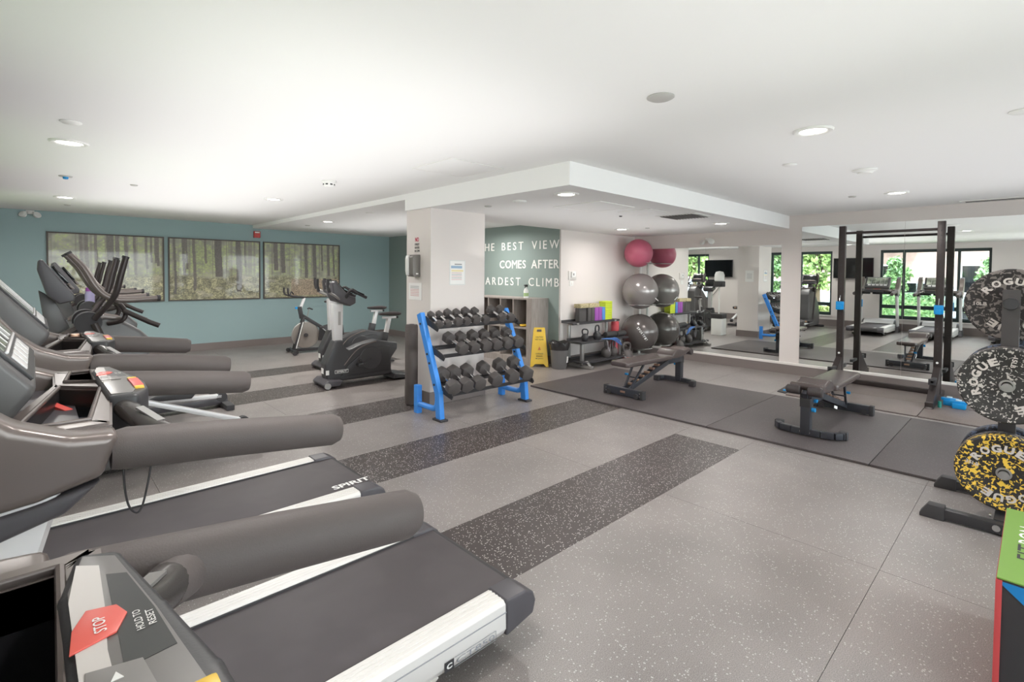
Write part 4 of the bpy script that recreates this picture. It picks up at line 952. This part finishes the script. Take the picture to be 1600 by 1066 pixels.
    b = B(); b.prism([(-.01, -.20), (.10, -.23), (.13, -.19), (.135, -.06), (.02, -.03)], 'z', zt-.12, zt-.05, .012, None, 3); b.obj('cup_holder', M('tray_slate', (70, 74, 84), .22), t)
    if word: B().box(.105, .14, .27, .30, zt-.02, zt+.012, .004).obj('tray_tab', m_cop, t)
    # control pod
    b = B(); b.prism([(.152, -.165), (.146, .27), (.165, .365), (.205, .345), (.228, .20), (.247, .08), (.252, 0), (.247, -.09), (.215, -.175)], 'z', 1.085, 1.18, .014, None, 4); b.obj('control_pod', m_blk2, t, 50)
    zp = 1.1805
    b = B(); b.prism([(.160, -.145), (.155, .27), (.170, .345), (.197, .325), (.216, .19), (.230, .06), (.212, .03), (.222, -.08), (.205, -.15)], 'z', zp-.002, zp+.0015, .0008); b.obj('membrane', M('overlay_grey', (112, 108, 106), .3), t)
    b = B(); b.prism([(.157, .05), (.155, .25), (.164, .325), (.182, .31), (.180, .225), (.176, .15), (.178, .05)], 'z', zp+.0008, zp+.0022); b.obj('pale_overlay', M('pale_overlay', (206, 200, 196), .3), t)
    b = B(); b.prism([(.152, .160), (.155, .195), (.166, .222), (.188, .215), (.194, .195), (.184, .170)], 'z', zp+.0018, zp+.0038, .0008); b.obj('stop_button', M('stop_red', (226, 96, 84), .35), t)
    b = B(); text_fit(b, 'STOP', frame((.178, .176, zp+.0045), (0, 1, 0), (-1, 0, 0)), w=.026, h=.009, off=.01); b.obj('stop_lettering', m_wht, t)
    b = B(); b.prism([(.184, .115), (.186, .285), (.202, .275), (.214, .19), (.220, .12)], 'z', zp+.0008, zp+.002); b.obj('dark_overlay', M('overlay_dark', (64, 64, 64), .3), t)
    b = B(); text_fit(b, 'HOLD TO', frame((.203, .160, zp+.0026), (0, 1, 0), (-1, 0, 0)), w=.034, h=.006, off=.01); text_fit(b, 'RESET', frame((.212, .162, zp+.0026), (0, 1, 0), (-1, 0, 0)), w=.026, h=.006, off=.01); b.obj('button_lettering', m_wht, t)
    b = B(); b.prism([(.157, .065), (.160, .128), (.196, .118), (.202, .06)], 'z', zp+.0022, zp+.0036, .0006); b.obj('arrow_key', M('key_grey', (128, 124, 122), .35), t)
    b = B()
    for sgn in (-1, 1): b.prism([(.182, .095+sgn*.008), (.174, .095+sgn*.008), (.178, .095+sgn*.018)], 'z', zp+.0034, zp+.0042)
    b.obj('arrow_marks', m_wht, t)
    B().box(.214, .238, -.085, .04, zp-.006, zp+.006, .004).obj('safety_key_red', m_red, t)
    for s_ in (-.095, .05): B().box(.214, .236, s_-.009, s_+.009, zp-.006, zp+.006, .004).obj('safety_key_yellow', m_yel, t)
    # display head: slab leaning away from the user
    b = B(); b.prism([(-.10, 1.15), (-.02, 1.17), (.015, 1.215), (.022, 1.24), (-.19, 1.505), (-.235, 1.50), (-.25, 1.44), (-.16, 1.25)], 'y', -.25, .31, .016, None, 3); b.obj('display_head', m_graph, t, 50)
    f = frame((.0225, -.235, 1.2445), (0, 1, 0), (-.212, 0, .265)); b = B()
    def pn(x0, x1, y0, y1, z0, z1, m, nm, bev=0.001):
        q = B(); q.box(x0, x1, y0, y1, z0, z1, bev, f); return q.obj(nm, m, t)
    pn(.0, .53, .012, .325, -.004, .004, m_blk2, 'fascia')
    pn(.03, .50, .09, .305, .003, .006, m_scr, 'display_window')
    for k in range(5): pn(.04+.09*k, .11+.09*k, .032, .072, .003, .0065, m_silver, 'display_key')
    pn(.025, .505, .082, .088, .003, .009, m_silver, 'display_trim'); pn(.025, .505, .307, .313, .003, .009, m_silver, 'display_trim')
    for k in range(4): pn(.10+.10*k, .103+.10*k, .09, .305, .004, .0075, m_silver, 'display_trim')
    if word:
        b = B(); text_fit(b, 'SPIRIT', frame((1.245, -.235, .2178), (1, 0, 0), (0, 1, 0)), w=.235, h=.055, off=.03); b.obj('belt_lettering', m_wht, t)
    if model:
        f2 = frame((1.04, -.3905, .105), (1, 0, 0), (0, 0, 1))
        b = B(); b.box(0, .04, 0, .036, 0, .001, 0, f2); b.obj('logo_tile', m_ink, t)
        b = B(); text_fit(b, 'C', f2 @ Matrix.Translation((.008, .008, .0015)), w=.024, h=.02, off=.05); b.obj('logo_letter', m_wht, t)
        b = B()
        for (x0, x1, y0, y1) in ((.044, .24, .0, .0015), (.044, .24, .0345, .036), (.2385, .24, 0, .036)): b.box(x0, x1, y0, y1, 0, .001, 0, f2)
        text_fit(b, 'CT850', f2 @ Matrix.Translation((.052, .008, .001)), w=.18, h=.02, off=.0); b.obj('model_lettering', M('model_grey', (150, 152, 158), .4), t)
        # lanyard cord hanging from the near handrail
        B().tube([(.155, -.43, 1.075), (.158, -.432, 1.02), (.165, -.434, .985), (.178, -.435, .970), (.188, -.434, .985), (.198, -.432, 1.03), (.205, -.43, 1.075)], .0022, 6, 6).obj('cord', m_ink, t)
        B().beam((.045, .09, zt-.035), (.085, .02, zt-.05), .02, .014).obj('key_clip', m_red, t)
    return t
make_treadmill('nearest treadmill, only its far rail and red STOP controls showing at lower left', (-.135, .38, 0))
make_treadmill('treadmill with the model lettering on its silver side, in the foreground', (-.02, 1.785, 0), model=True)
make_treadmill('treadmill with white lettering on its belt, second deck from the front', (.025, 3.07, 0), word=True)

# ------------------------------------------------------------------ elliptical trainers
def make_elliptical(label, loc):
    t = thing('elliptical_trainer', label, 'elliptical', loc, 0, 'elliptical trainers behind the treadmills')
    b = B(); b.box(-.35, 1.45, -.05, .05, .03, .10, .01); b.obj('base_beam', m_slate, t)
    for x in (-.32, 1.42): B().box(x-.04, x+.04, -.28, .28, 0, .06, .012).obj('cross_foot', m_ink, t)
    b = B(); b.prism([(-.42, .12), (-.36, .05), (.50, .05), (.62, .30), (.60, .70), (.64, .98), (.57, 1.06), (.46, 1.14), (.36, 1.17), (.27, 1.14), (.12, 1.04), (-.02, .95), (-.30, .70), (-.42, .40)], 'y', -.13, .13, .03, None, 3); b.obj('shroud', m_graph, t, 50)
    b = B(); b.prism([(.12, 1.06), (.27, 1.155), (.36, 1.185), (.46, 1.16), (.46, 1.14), (.36, 1.155), (.27, 1.125), (.12, 1.03)], 'y', -.135, .135, .004); b.obj('shroud_trim', m_tan, t)
    b = B(); b.prism([(.02, 1.36), (.10, 1.30), (.20, 1.04), (.20, .98), (.02, .98), (.05, 1.1)], 'y', -.05, .05, .012); b.obj('mast', m_graph, t)
    b = B(); b.prism([(.02, 1.56), (.04, 1.57), (.20, 1.33), (.20, 1.29), (.12, 1.27), (.06, 1.33), (.015, 1.50)], 'y', -.22, .22, .012, None, 3); b.obj('console', m_slate, t, 50)
    f = frame((.192, -.19, 1.352), (0, 1, 0), (-.155, 0, .232)); b = B(); b.box(.02, .36, .06, .20, .004, .02, .004, f); b.obj('display', m_glossblk, t); b = B(); b.box(.03, .35, .01, .05, .004, .02, .003, f); b.obj('key_row', m_tan, t)
    for s_ in (-1, 1):
        y = s_*.25
        b = B(); b.tube([(.17, y*1.0, 1.61), (.24, y, 1.52), (.31, y, 1.38), (.38, y, 1.31), (.48, y, 1.29), (.66, y, 1.30)], [.017, .020, .021, .021, .020, .018], 14, 5); b.obj('grip_bar', m_tan, t)
        B().tube([(.655, y, 1.30), (.675, y, 1.30)], .022, 14).obj('end_plug', m_ink, t); B().tube([(.163, y, 1.618), (.172, y, 1.605)], .021, 12).obj('end_plug', m_ink, t)
        b = B(); b.tube([(.47, y*1.12, 1.59), (.44, y*1.12, 1.46), (.41, y*1.08, 1.33), (.36, y*.95, 1.24), (.30, y*.8, 1.16)], [.018, .021, .020, .018, .018], 14, 4); b.obj('moving_arm', m_frame, t)
        B().tube([(.467, y*1.12, 1.585), (.472, y*1.12, 1.60)], .022, 12).obj('end_plug', m_ink, t)
        b = B(); b.tube([(.41, y*.5, 1.28), (.45, y*.7, 1.25), (.475, y*.8, 1.19), (.45, y*.8, 1.14), (.38, y*.6, 1.12)], .016, 12, 4); b.obj('pulse_grip', m_frame, t)
        b = B(); b.tube([(.46, y, 1.215), (.60, y*1.15, 1.13), (.66, y*1.2, 1.10)], .0175, 12); b.obj('lower_arm', m_frame, t)
        B().tube([(.27, s_*.10, 1.135), (.27, s_*.20, 1.135)], .075, 24).obj('pivot_cap', m_ink, t)
        zo = .21 if s_ < 0 else .50
        b = B(); b.tube([(.30, s_*.2, 1.13), (.46, s_*.22, .72), (.55, s_*.22, zo+.04)], .022, 12); b.obj('swing_arm', m_frame, t)
        b = B(); b.beam((.50, s_*.2, zo), (1.35, s_*.2, .16), .06, .04, (0, 0, 1), .006); b.obj('pedal_arm', m_silver, t)
        b = B(); b.prism([(.68, zo+.03), (.70, zo+.0), (1.06, zo-.02), (1.10, zo+.03), (1.08, zo+.06), (.91, zo+.065), (.76, zo+.055)], 'y', s_*.2-.085, s_*.2+.085, .014, None, 3); b.obj('pedal', m_blk, t)
        B().box(1.085, 1.11, s_*.2-.03, s_*.2+.03, zo+.01, zo+.045, .005).obj('pedal_tip', m_cop, t)
        B().tube([(1.35, s_*.2-.03, .15), (1.35, s_*.2+.03, .15)], .05, 16).obj('roller', m_ink, t)
    return t
el = make_elliptical('nearest elliptical trainer, just beyond the treadmills', (0, 4.72, 0))
dup(el, 'middle elliptical trainer, partly hidden behind the nearest one', (.10, 6.25, 0))
dup(el, 'farthest elliptical trainer, in front of the teal wall and seen in the left mirror', (.15, 8.1, 0))

t = thing('water_bottle', 'purple topped bottle standing on the middle elliptical behind its handlebar', 'bottle', (.38, 6.17, 1.176))
B().lathe([(0, .0), (.034, 0), (.037, .01), (.037, .10), (.03, .125), (0, .126)], 18).obj('bottle', M('violet_clear_plastic', (176, 168, 206), .2), t)
B().lathe([(0, .125), (.031, .125), (.031, .155), (.014, .165), (.012, .18), (0, .181)], 18).obj('cap', m_pur, t)

# ------------------------------------------------------------------ upright exercise bikes
def make_bike(label, loc, rz):
    t = thing('exercise_bike', label, 'exercise bike', loc, rz, 'upright exercise bikes left of the column')
    b = B(); b.prism([(.02, .10), (.0, .30), (.14, .60), (.24, .60), (.24, .52), (.32, .46), (.48, .52), (.72, .57), (1.02, .51), (1.02, .42), (.93, .30), (.93, .13), (.96, .07), (.10, .06)], 'y', -.10, .10, .022, None, 3); b.obj('shroud', m_blk2, t, 50)
    for s_ in (-1, 1):
        b = B(); b.prism([(.20, .12), (.30, .26), (.48, .40), (.66, .47), (.82, .49), (.90, .47), (.90, .13)], 'y', s_*.10-.014, s_*.10+.014, .01); b.obj('side_cover', m_blk, t)
        B().lathe([(0, -.012), (.15, -.012), (.16, -.004), (.16, 0)], 36, Matrix.Translation((.62, s_*.106, .33)) @ Matrix.Rotation(-s_*PI/2, 4, 'X') @ Matrix.Diagonal((1, 1, -1, 1))).obj('crank_cover', m_blk2, t)
        b = B(); b.tube([(.25, s_*.108, .27), (.40, s_*.108, .44), (.55, s_*.108, .52), (.70, s_*.105, .555)], .008, 8, 4); b.obj('bronze_trim', m_tan, t)
        d = s_*.17
        B().beam((.62, s_*.125, .33), (.62+d, s_*.125, .33+s_*.06), .022, .03, (0, 1, 0)).obj('crank', m_ink, t)
        b = B(); b.box(.62+d-.05, .62+d+.05, min(s_*.135, s_*.24), max(s_*.135, s_*.24), .33+s_*.06-.014, .33+s_*.06+.014, .006); b.obj('pedal', m_blk, t)
        B().tube([(.62+d-.03, s_*.15, .34+s_*.06), (.62+d-.02, s_*.17, .40+s_*.06), (.62+d, s_*.22, .40+s_*.06), (.62+d+.02, s_*.235, .34+s_*.06)], .006, 6, 3).obj('pedal_strap', m_ink, t)
    b = B(); b.box(.12, .30, -.117, -.114, .17, .215, .001); lo = b.obj('logo_plate', m_wht, t)
    b = B(); b.prism([(.125, .175), (.295, .175), (.295, .21), (.125, .21)], 'y', -.1195, -.116); o = b.obj('logo_field', m_ink, lo)
    b = B(); text_fit(b, 'SPIRIT', frame((.14, -.1205, .182), (1, 0, 0), (0, 0, 1)), w=.14, h=.022, off=.02); b.obj('logo_lettering', m_wht, lo)
    b = B(); b.prism([(.0, .11), (-.06, .06), (-.04, .02), (.16, .02), (.20, .09)], 'y', -.22, .22, .02, None, 3); b.obj('front_stabiliser', m_slate, t)
    for s_ in (-1, 1): B().tube([(-.01, s_*.19, .04), (-.01, s_*.235, .04)], .04, 16).obj('transport_wheel', m_steel, t)
    b = B(); b.prism([(.92, .10), (1.16, .055), (1.17, .02), (.90, .02)], 'y', -.22, .22, .015, None, 3); b.obj('rear_stabiliser', m_blk2, t)
    B().box(.008, .05, -.102, -.1, .16, .22).box(-.004, .0, -.04, .04, .17, .24).obj('sticker', m_wht, t)
    b = B(); b.prism([(.14, .59), (.25, .59), (.26, 1.08), (.12, 1.09)], 'y', -.045, .045, .01, None, 3); b.obj('mast', m_silver, t)
    B().box(.19, .225, -.047, -.045, .8, .98).obj('mast_panel', m_steel, t)
    b = B(); b.prism([(.08, 1.37), (.14, 1.38), (.24, 1.26), (.32, 1.19), (.40, 1.17), (.40, 1.09), (.32, 1.05), (.24, 1.09), (.14, 1.12), (.10, 1.2)], 'y', -.13, .13, .018, None, 3); b.obj('console', m_slate, t, 50)
    b = B(); b.beam((.13, 0, 1.392), (.30, 0, 1.215), .22, .012, (1, 0, .9)); b.obj('display', m_glossblk, t)
    for s_ in (-1, 1):
        b = B(); b.tube([(.24, s_*.08, 1.10), (.10, s_*.16, 1.20), (.02, s_*.2, 1.25), (.0, s_*.2, 1.39)], .016, 12, 4); b.obj('handlebar', m_steel, t)
        b = B(); b.tube([(.02, s_*.2, 1.24), (.0, s_*.2, 1.32), (.0, s_*.2, 1.41)], .02, 12); b.obj('grip', m_ink, t)
        b = B(); b.tube([(.26, s_*.08, 1.12), (.30, s_*.2, 1.27), (.40, s_*.21, 1.22), (.52, s_*.18, 1.165)], .02, 12, 4); b.obj('elbow_grip', m_ink, t)
        B().box(.30, .48, s_*.2-.03, s_*.2+.03, 1.235, 1.25, .004, Matrix.Translation((.39, 0, 1.24)) @ Matrix.Rotation(.42, 4, 'Y') @ Matrix.Translation((-.39, 0, -1.24))).obj('reading_pad', m_glossblk, t)
    B().beam((.86, 0, .50), (.94, 0, .86), .05, .055, (1, 0, 0)).obj('seat_post', m_silver, t)
    B().beam((.84, 0, .50), (.875, 0, .66), .085, .09, (1, 0, 0), .01).obj('post_sleeve', m_blk2, t)
    B().beam((.84, 0, .865), (1.05, 0, .865), .05, .03).obj('seat_slide', m_silver, t); B().box(1.04, 1.07, -.03, .03, .85, .88, .004).obj('slide_cap', m_ink, t)
    saddle(t, .95, .885, 1.0)
    return t
def saddle(t, x, z, s):
    b = B(); secs = [(-.16, .028, .02), (-.12, .035, .035), (-.04, .05, .045), (.04, .09, .05), (.09, .115, .05), (.13, .10, .04), (.145, .05, .02)]
    rings = []
    for dx, hw, hz in secs: rings.append([b.bm.verts.new((x+dx*s, hw*s*math.cos(a), z+.03+hz*s*.55*math.sin(a)+(.0 if math.sin(a) < 0 else .012*abs(math.cos(a))))) for a in np.linspace(0, 2*PI, 17)[:-1]])
    for i in range(len(rings)-1):
        for k in range(16): b.bm.faces.new([rings[i][k], rings[i][(k+1) % 16], rings[i+1][(k+1) % 16], rings[i+1][k]])
    b.bm.faces.new(rings[0]); b.bm.faces.new(list(reversed(rings[-1]))); b.obj('saddle', m_vinyl, t, 60)
bk = make_bike('nearer black exercise bike with white logo, left of the column', (2.73, 6.46, 0), math.radians(-4))
dup(bk, 'farther black exercise bike, half hidden behind the nearer one', (3.2, 7.68, 0), (0, 0, math.radians(-3)))

# spin bike
t = thing('spin_bike', 'black spin bike with a clear-guarded flywheel, in front of the right forest picture', 'spin bike', (3.35, 9.45, 0), math.radians(-8))
B().tube([(.10, -.27, .05), (.10, .27, .05)], .03, 12).obj('front_stabiliser', m_blk, t)
for s_ in (-1, 1): B().tube([(.06, s_*.25, .035), (.06, s_*.30, .035)], .035, 14).obj('wheel', m_ink, t)
B().tube([(1.1, -.25, .04), (1.1, .25, .04)], .03, 12).obj('rear_stabiliser', m_blk, t)
B().beam((.12, 0, .06), (1.1, 0, .05), .05, .05).obj('base_beam', m_blk, t)
for s_ in (-1, 1): B().beam((.10, s_*.06, .05), (.27, s_*.035, .66), .03, .05, (1, 0, 0)).obj('fork', m_blk, t); B().beam((.125, s_*.083, .1), (.255, s_*.055, .58), .006, .014, (1, 0, 0), 0).obj('fork_stripe', m_wht, t)
b = B(); b.tube([(.31, -.016, .33), (.31, .016, .33)], .235, 48); b.obj('flywheel', M('flywheel_steel', (176, 168, 160), .3, .7), t)
b = B(); b.tube([(.31+.24*math.cos(a), 0, .33+.24*math.sin(a)) for a in np.linspace(0, 2*PI, 41)], .012, 8); b.obj('flywheel_rim', m_steel, t)
B().tube([(.31, -.05, .33), (.31, .05, .33)], .035, 16).obj('hub', m_ink, t)
B().beam((.24, 0, .70), (.80, 0, .32), .05, .06, (0, 0, 1)).obj('main_frame', m_blk, t)
B().beam((.80, 0, .30), (.98, 0, .06), .045, .05, (1, 0, 0)).obj('rear_leg', m_silver, t)
b = B(); b.prism([(.52, .22), (.54, .48), (.70, .52), (.98, .50), (1.0, .30), (.8, .2)], 'y', -.09, -.04, .02); b.obj('chain_guard', m_blk2, t)
B().beam((.24, 0, .64), (.20, 0, .86), .06, .07, (1, 0, 0)).obj('head_tube', m_blk, t)
B().beam((.20, 0, .78), (.285, 0, 1.02), .035, .05, (1, 0, 0)).obj('handlebar_post', m_silver, t)
b = B()
for s_ in (-1, 1): b.tube([(.28, 0, 1.03), (.22, s_*.06, 1.04), (.06, s_*.14, 1.06), (-.02, s_*.17, 1.10), (-.03, s_*.17, 1.21)], .017, 12, 4)
b.obj('handlebar', m_ink, t)
B().tube([(.02, -.1, 1.055), (.05, -.05, 1.14), (.10, 0, 1.09)], .012, 8, 3).obj('inner_grip', m_ink, t)
B().tube([(.34, 0, .66), (.37, 0, .82)], .008, 8).obj('brake_rod', m_steel, t); b = B(); b.tube([(.34, -.03, .82), (.37, 0, .83), (.44, .02, .80)], .012, 8); b.obj('brake_lever', m_ink, t)
B().tube([(.14, .0, .84), (.14, -.05, .84)], .022, 12).obj('blue_knob', m_bluep, t)
B().beam((.86, 0, .30), (.80, 0, .90), .04, .05, (1, 0, 0)).obj('seat_post', m_silver, t); saddle(t, .80, .91, .95)
for s_ in (-1, 1):
    B().beam((.68, s_*.11, .36), (.68+s_*.12, s_*.11, .36-s_*.11), .018, .024, (0, 1, 0)).obj('crank', m_steel, t); B().box(.68+s_*.12-.045, .68+s_*.12+.045, s_*.165-.045, s_*.165+.045, .36-s_*.11-.012, .36-s_*.11+.012, .004).obj('pedal', m_ink, t)

# ------------------------------------------------------------------ televisions on the window-side piers (seen in the mirrors)
def tv(yc, label):
    t = thing('television', label, 'television', (XW+.012, yc, 1.76))
    B().box(.05, .09, -.50, .50, -.30, .30, .006).obj('bezel', m_ink, t); B().box(.089, .092, -.485, .485, -.283, .287).obj('screen', m_glossblk, t)
    B().box(.0, .06, -.12, .12, -.1, .1, .004).obj('wall_bracket', m_blk, t)
tv(3.82, 'large dark television between two windows, seen behind the power rack in the mirror')
tv(7.85, 'large dark television on the window-side wall, seen in the left mirror')
tag(B().tube([(XW+.02, 7.75, 1.46), (XW+.02, 7.85, 1.1), (XW+.03, 8.15, .7), (XW+.03, 8.5, .3), (XW+.04, 8.6, .12)], .008, 6, 5).obj('power_cable', m_ink), 'thin dark cable hanging below the television seen in the left mirror', 'cable')

# ------------------------------------------------------------------ outdoors (seen only through the mirrors)
m_grass = quick_tex('lawn', 'noise', (128, 142, 92), (160, 172, 120), 30, .9)
m_road = quick_tex('asphalt', 'noise', (128, 128, 130), (150, 150, 152), 40, .9)
tag(B().box(-7.5, XW-.2, -22, 22, -.35, -.06).obj('lawn', m_grass), 'green lawn strip outside the windows, seen in the mirrors', 'grass')['kind'] = 'stuff'
struct(B().box(XW-.2, 20, -22, YB-.2, -.35, -.06).obj('ground', M('pale_paving', (176, 168, 164), .9, var=.1)))
struct(B().box(-60, -7.5, -40, 50, -.35, -.10).obj('road', m_road))
m_leafs = [quick_tex('leaf_green_%s' % n, 'noise', a, b_, 5, .55) for n, a, b_ in (('bright', (128, 154, 92), (176, 198, 130)), ('mid', (98, 132, 86), (140, 168, 116)), ('yellow', (160, 168, 96), (192, 194, 130)))]
m_bark = M('bark', (96, 80, 66), .9, bump=.5, bscale=30)
def leaves(n, fn, sz, seed, name, m, parent):
    r = np.random.default_rng(seed); c = fn(r, n); u = r.normal(size=(n, 3)); u /= np.linalg.norm(u, axis=1)[:, None]; v = np.cross(u, r.normal(size=(n, 3))); v /= np.linalg.norm(v, axis=1)[:, None]
    s_ = sz*(.6+.8*r.random((n, 1))); P = np.stack([c-u*s_, c+v*s_*.5, c+u*s_, c-v*s_*.5], 1).reshape(-1, 3); q = np.arange(n*4)
    me = bpy.data.meshes.new(name); me.vertices.add(n*4); me.vertices.foreach_set('co', P.ravel()); me.loops.add(n*4); me.loops.foreach_set('vertex_index', q); me.polygons.add(n)
    me.polygons.foreach_set('loop_start', np.arange(0, n*4, 4)); me.polygons.foreach_set('loop_total', np.full(n, 4)); me.update(calc_edges=True); me.materials.append(m)
    o = link(name, me, parent); o['kind'] = 'stuff'; return o
def tree(x, y, h, r, mi, label, seed):
    t = thing('leafy_tree', label, 'tree', (x, y, -.1), 0, 'street trees outside the windows')
    B().tube([(0, 0, 0), (.05, .03, h*.3), (-.03, .05, h*.55), (.05, 0, h*.85)], [.11, .09, .07, .02], 10, 4).obj('trunk', m_bark, t)
    for k in range(5): a = k*1.3+seed; B().tube([(0, .03, h*(.35+.08*k)), (r*.6*math.cos(a), r*.6*math.sin(a), h*(.55+.08*k))], [.04, .01], 6).obj('branch', m_bark, t)
    def fn(g, n):
        k = g.integers(0, 14, n); cc = g.normal(size=(14, 3))*np.array([r*.45, r*.45, h*.17])+np.array([0, 0, h*.66]); return cc[k]+g.normal(size=(n, 3))*r*.24
    leaves(5200, fn, .10, seed, 'foliage', m_leafs[mi], t)
tree(-4.4, 5.7, 3.8, .62, 0, 'bright green tree close outside the window seen right of the white pillar strip', 3)
tree(-4.8, 10.7, 4.0, .8, 0, 'bright green tree outside the window seen in the left mirror', 5)
tree(-6.9, 3.75, 2.0, .34, 1, 'small green tree across the lawn, left of the mirrored treadmill', 7)
tree(-6.9, 1.05, 2.0, .34, 1, 'small green tree across the lawn seen just left of the grey weight plate', 9)
tree(-5.4, 7.9, 3.4, .5, 1, 'mid green tree outside behind the window column seen in the left mirror', 11)
tree(-6.4, -1.6, 2.6, .5, 0, 'green tree outside the window by the back corner', 15)
def hedge(x, y0, y1, h, mi, label, seed):
    t = thing('hedge', label, 'hedge', (x, (y0+y1)/2, -.06)); L_ = (y1-y0)/2
    B().box(-.22, .22, -L_+.05, L_-.05, 0, h*.9, .06).obj('hedge_core', m_leafs[1], t)
    leaves(int(5200*L_*.6), lambda g, n: np.stack([g.uniform(-.32, .32, n), g.uniform(-L_, L_, n), h*g.uniform(.05, 1.05, n)**.6], 1), .06, seed, 'foliage', m_leafs[mi], t)
hedge(-2.6, 4.6, 7.4, .52, 2, 'low yellow-green hedge under the window right of the white pillar strip', 21)
hedge(-6.0, 2.3, 4.4, .95, 1, 'clipped green hedge seen left of the mirrored treadmill', 23)
hedge(-2.4, 1.0, 3.1, .30, 2, 'low yellow-green planting outside the middle window', 25)
hedge(-2.6, 8.0, 10.4, .5, 2, 'low yellow-green hedge outside the window in the left mirror', 27)
# building across the road
m_fac = quick_tex('pink_beige_render', 'noise', (160, 134, 124), (172, 146, 134), 3, .85)
m_fac2 = quick_tex('pale_siding', 'noise', (160, 166, 176), (174, 180, 190), 3, .8, .4, .6, (1, 1, 12))
t = thing('apartment_building', 'beige apartment block with pale balconies across the road, seen in the mirrors', 'building', (-17, 4, -.1))
B().box(-6, 0, -16, 20, 0, 11).obj('wall', m_fac, t)
for k, yy in enumerate(range(-14, 19, 4)):
    for fl in (0, 1, 2):
        z = .8+3.1*fl
        if (k+fl) % 2 == 0 or fl == 0:
            wf = B().box(-.04, .05, yy-.8, yy+.8, z, z+1.5).obj('window', m_wht, t); B().box(.045, .06, yy-.72, yy-.04, z+.08, z+1.42).box(.045, .06, yy+.04, yy+.72, z+.08, z+1.42).obj('pane', m_glossblk, wf)
        else:
            bl = B().box(0, 1.4, yy-1.6, yy+1.6, z-.6, z-.42).obj('balcony', m_fac2, t)
            rb = B(); rb.box(1.34, 1.4, yy-1.6, yy+1.6, z+.45, z+.52)
            rb.box(1.35, 1.37, yy-1.6, yy+1.6, z-.35, z+.45); rb.obj('balcony_panel', m_fac2, bl)
            B().box(.0, .05, yy-1.2, yy+1.2, z-.4, z+1.6).obj('balcony_door', m_glossblk, t)
t = thing('pale_house', 'pale sided building across the road behind the bright trees', 'building', (-15.5, 29, -.1))
B().box(-5, 0, -4, 9, 0, 9).obj('wall', m_fac2, t)
for yy in (-2, 1, 4, 7):
    for z in (1, 4): wf = B().box(-.04, .05, yy-.6, yy+.6, z, z+1.3).obj('window', m_wht, t); B().box(.045, .06, yy-.5, yy+.5, z+.1, z+1.2).obj('pane', m_glossblk, wf)
def car(x, y, m, label, rz=PI/2):
    t = thing('parked_car', label, 'car', (x, y, -.1), rz, 'cars parked across the lawn')
    b = B(); b.prism([(-2.2, .35), (-2.25, .7), (-2.05, .92), (-1.5, .98), (-1.0, 1.0), (-.55, 1.42), (.9, 1.45), (1.5, 1.02), (2.15, .95), (2.25, .6), (2.2, .35)], 'y', -.86, .86, .08, None, 3); b.obj('body', m, t, 50)
    b = B(); b.prism([(-.86, 1.03), (-.50, 1.36), (.15, 1.38), (.15, 1.03)], 'y', -.875, .875).prism([(.22, 1.03), (.22, 1.38), (.86, 1.38), (1.30, 1.03)], 'y', -.875, .875); b.obj('side_window', m_glossblk, t)
    for wx in (-1.4, 1.4):
        for s_ in (-1, 1):
            wo = B().lathe([(.20, -.1), (.31, -.11), (.33, -.08), (.33, .08), (.31, .11), (.20, .1)], 28, Matrix.Translation((wx, s_*.80, .33)) @ Matrix.Rotation(PI/2, 4, 'X')).obj('wheel', m_ink, t)
            q = B()
            for k in range(7): a = k*2*PI/7; q.beam((wx, s_*.90, .33), (wx+.21*math.cos(a), s_*.90, .33+.21*math.sin(a)), .02, .035, (0, 1, 0), 0)
            q.lathe([(0, -.02), (.06, -.02), (.06, .02), (0, .02)], 14, Matrix.Translation((wx, s_*.905, .33)) @ Matrix.Rotation(PI/2, 4, 'X')); q.obj('wheel_spokes', m_chrome, wo)
    for s_ in (-1, 1): B().box(-2.24, -2.12, s_*.62-.15, s_*.62+.15, .66, .78, .02).obj('headlamp', m_paper, t)
car(-8.9, 3.1, M('car_silver', (176, 180, 184), .25, .6), 'silver car parked outside, its wheels seen under the mirrored treadmill console')
car(-9.2, 8.4, M('car_white', (226, 228, 230), .25), 'white car parked outside the window in the mirror, right of the white pillar strip')
car(-9.2, 14.0, M('car_grey', (150, 152, 156), .25, .5), 'grey car parked outside the window in the left mirror')
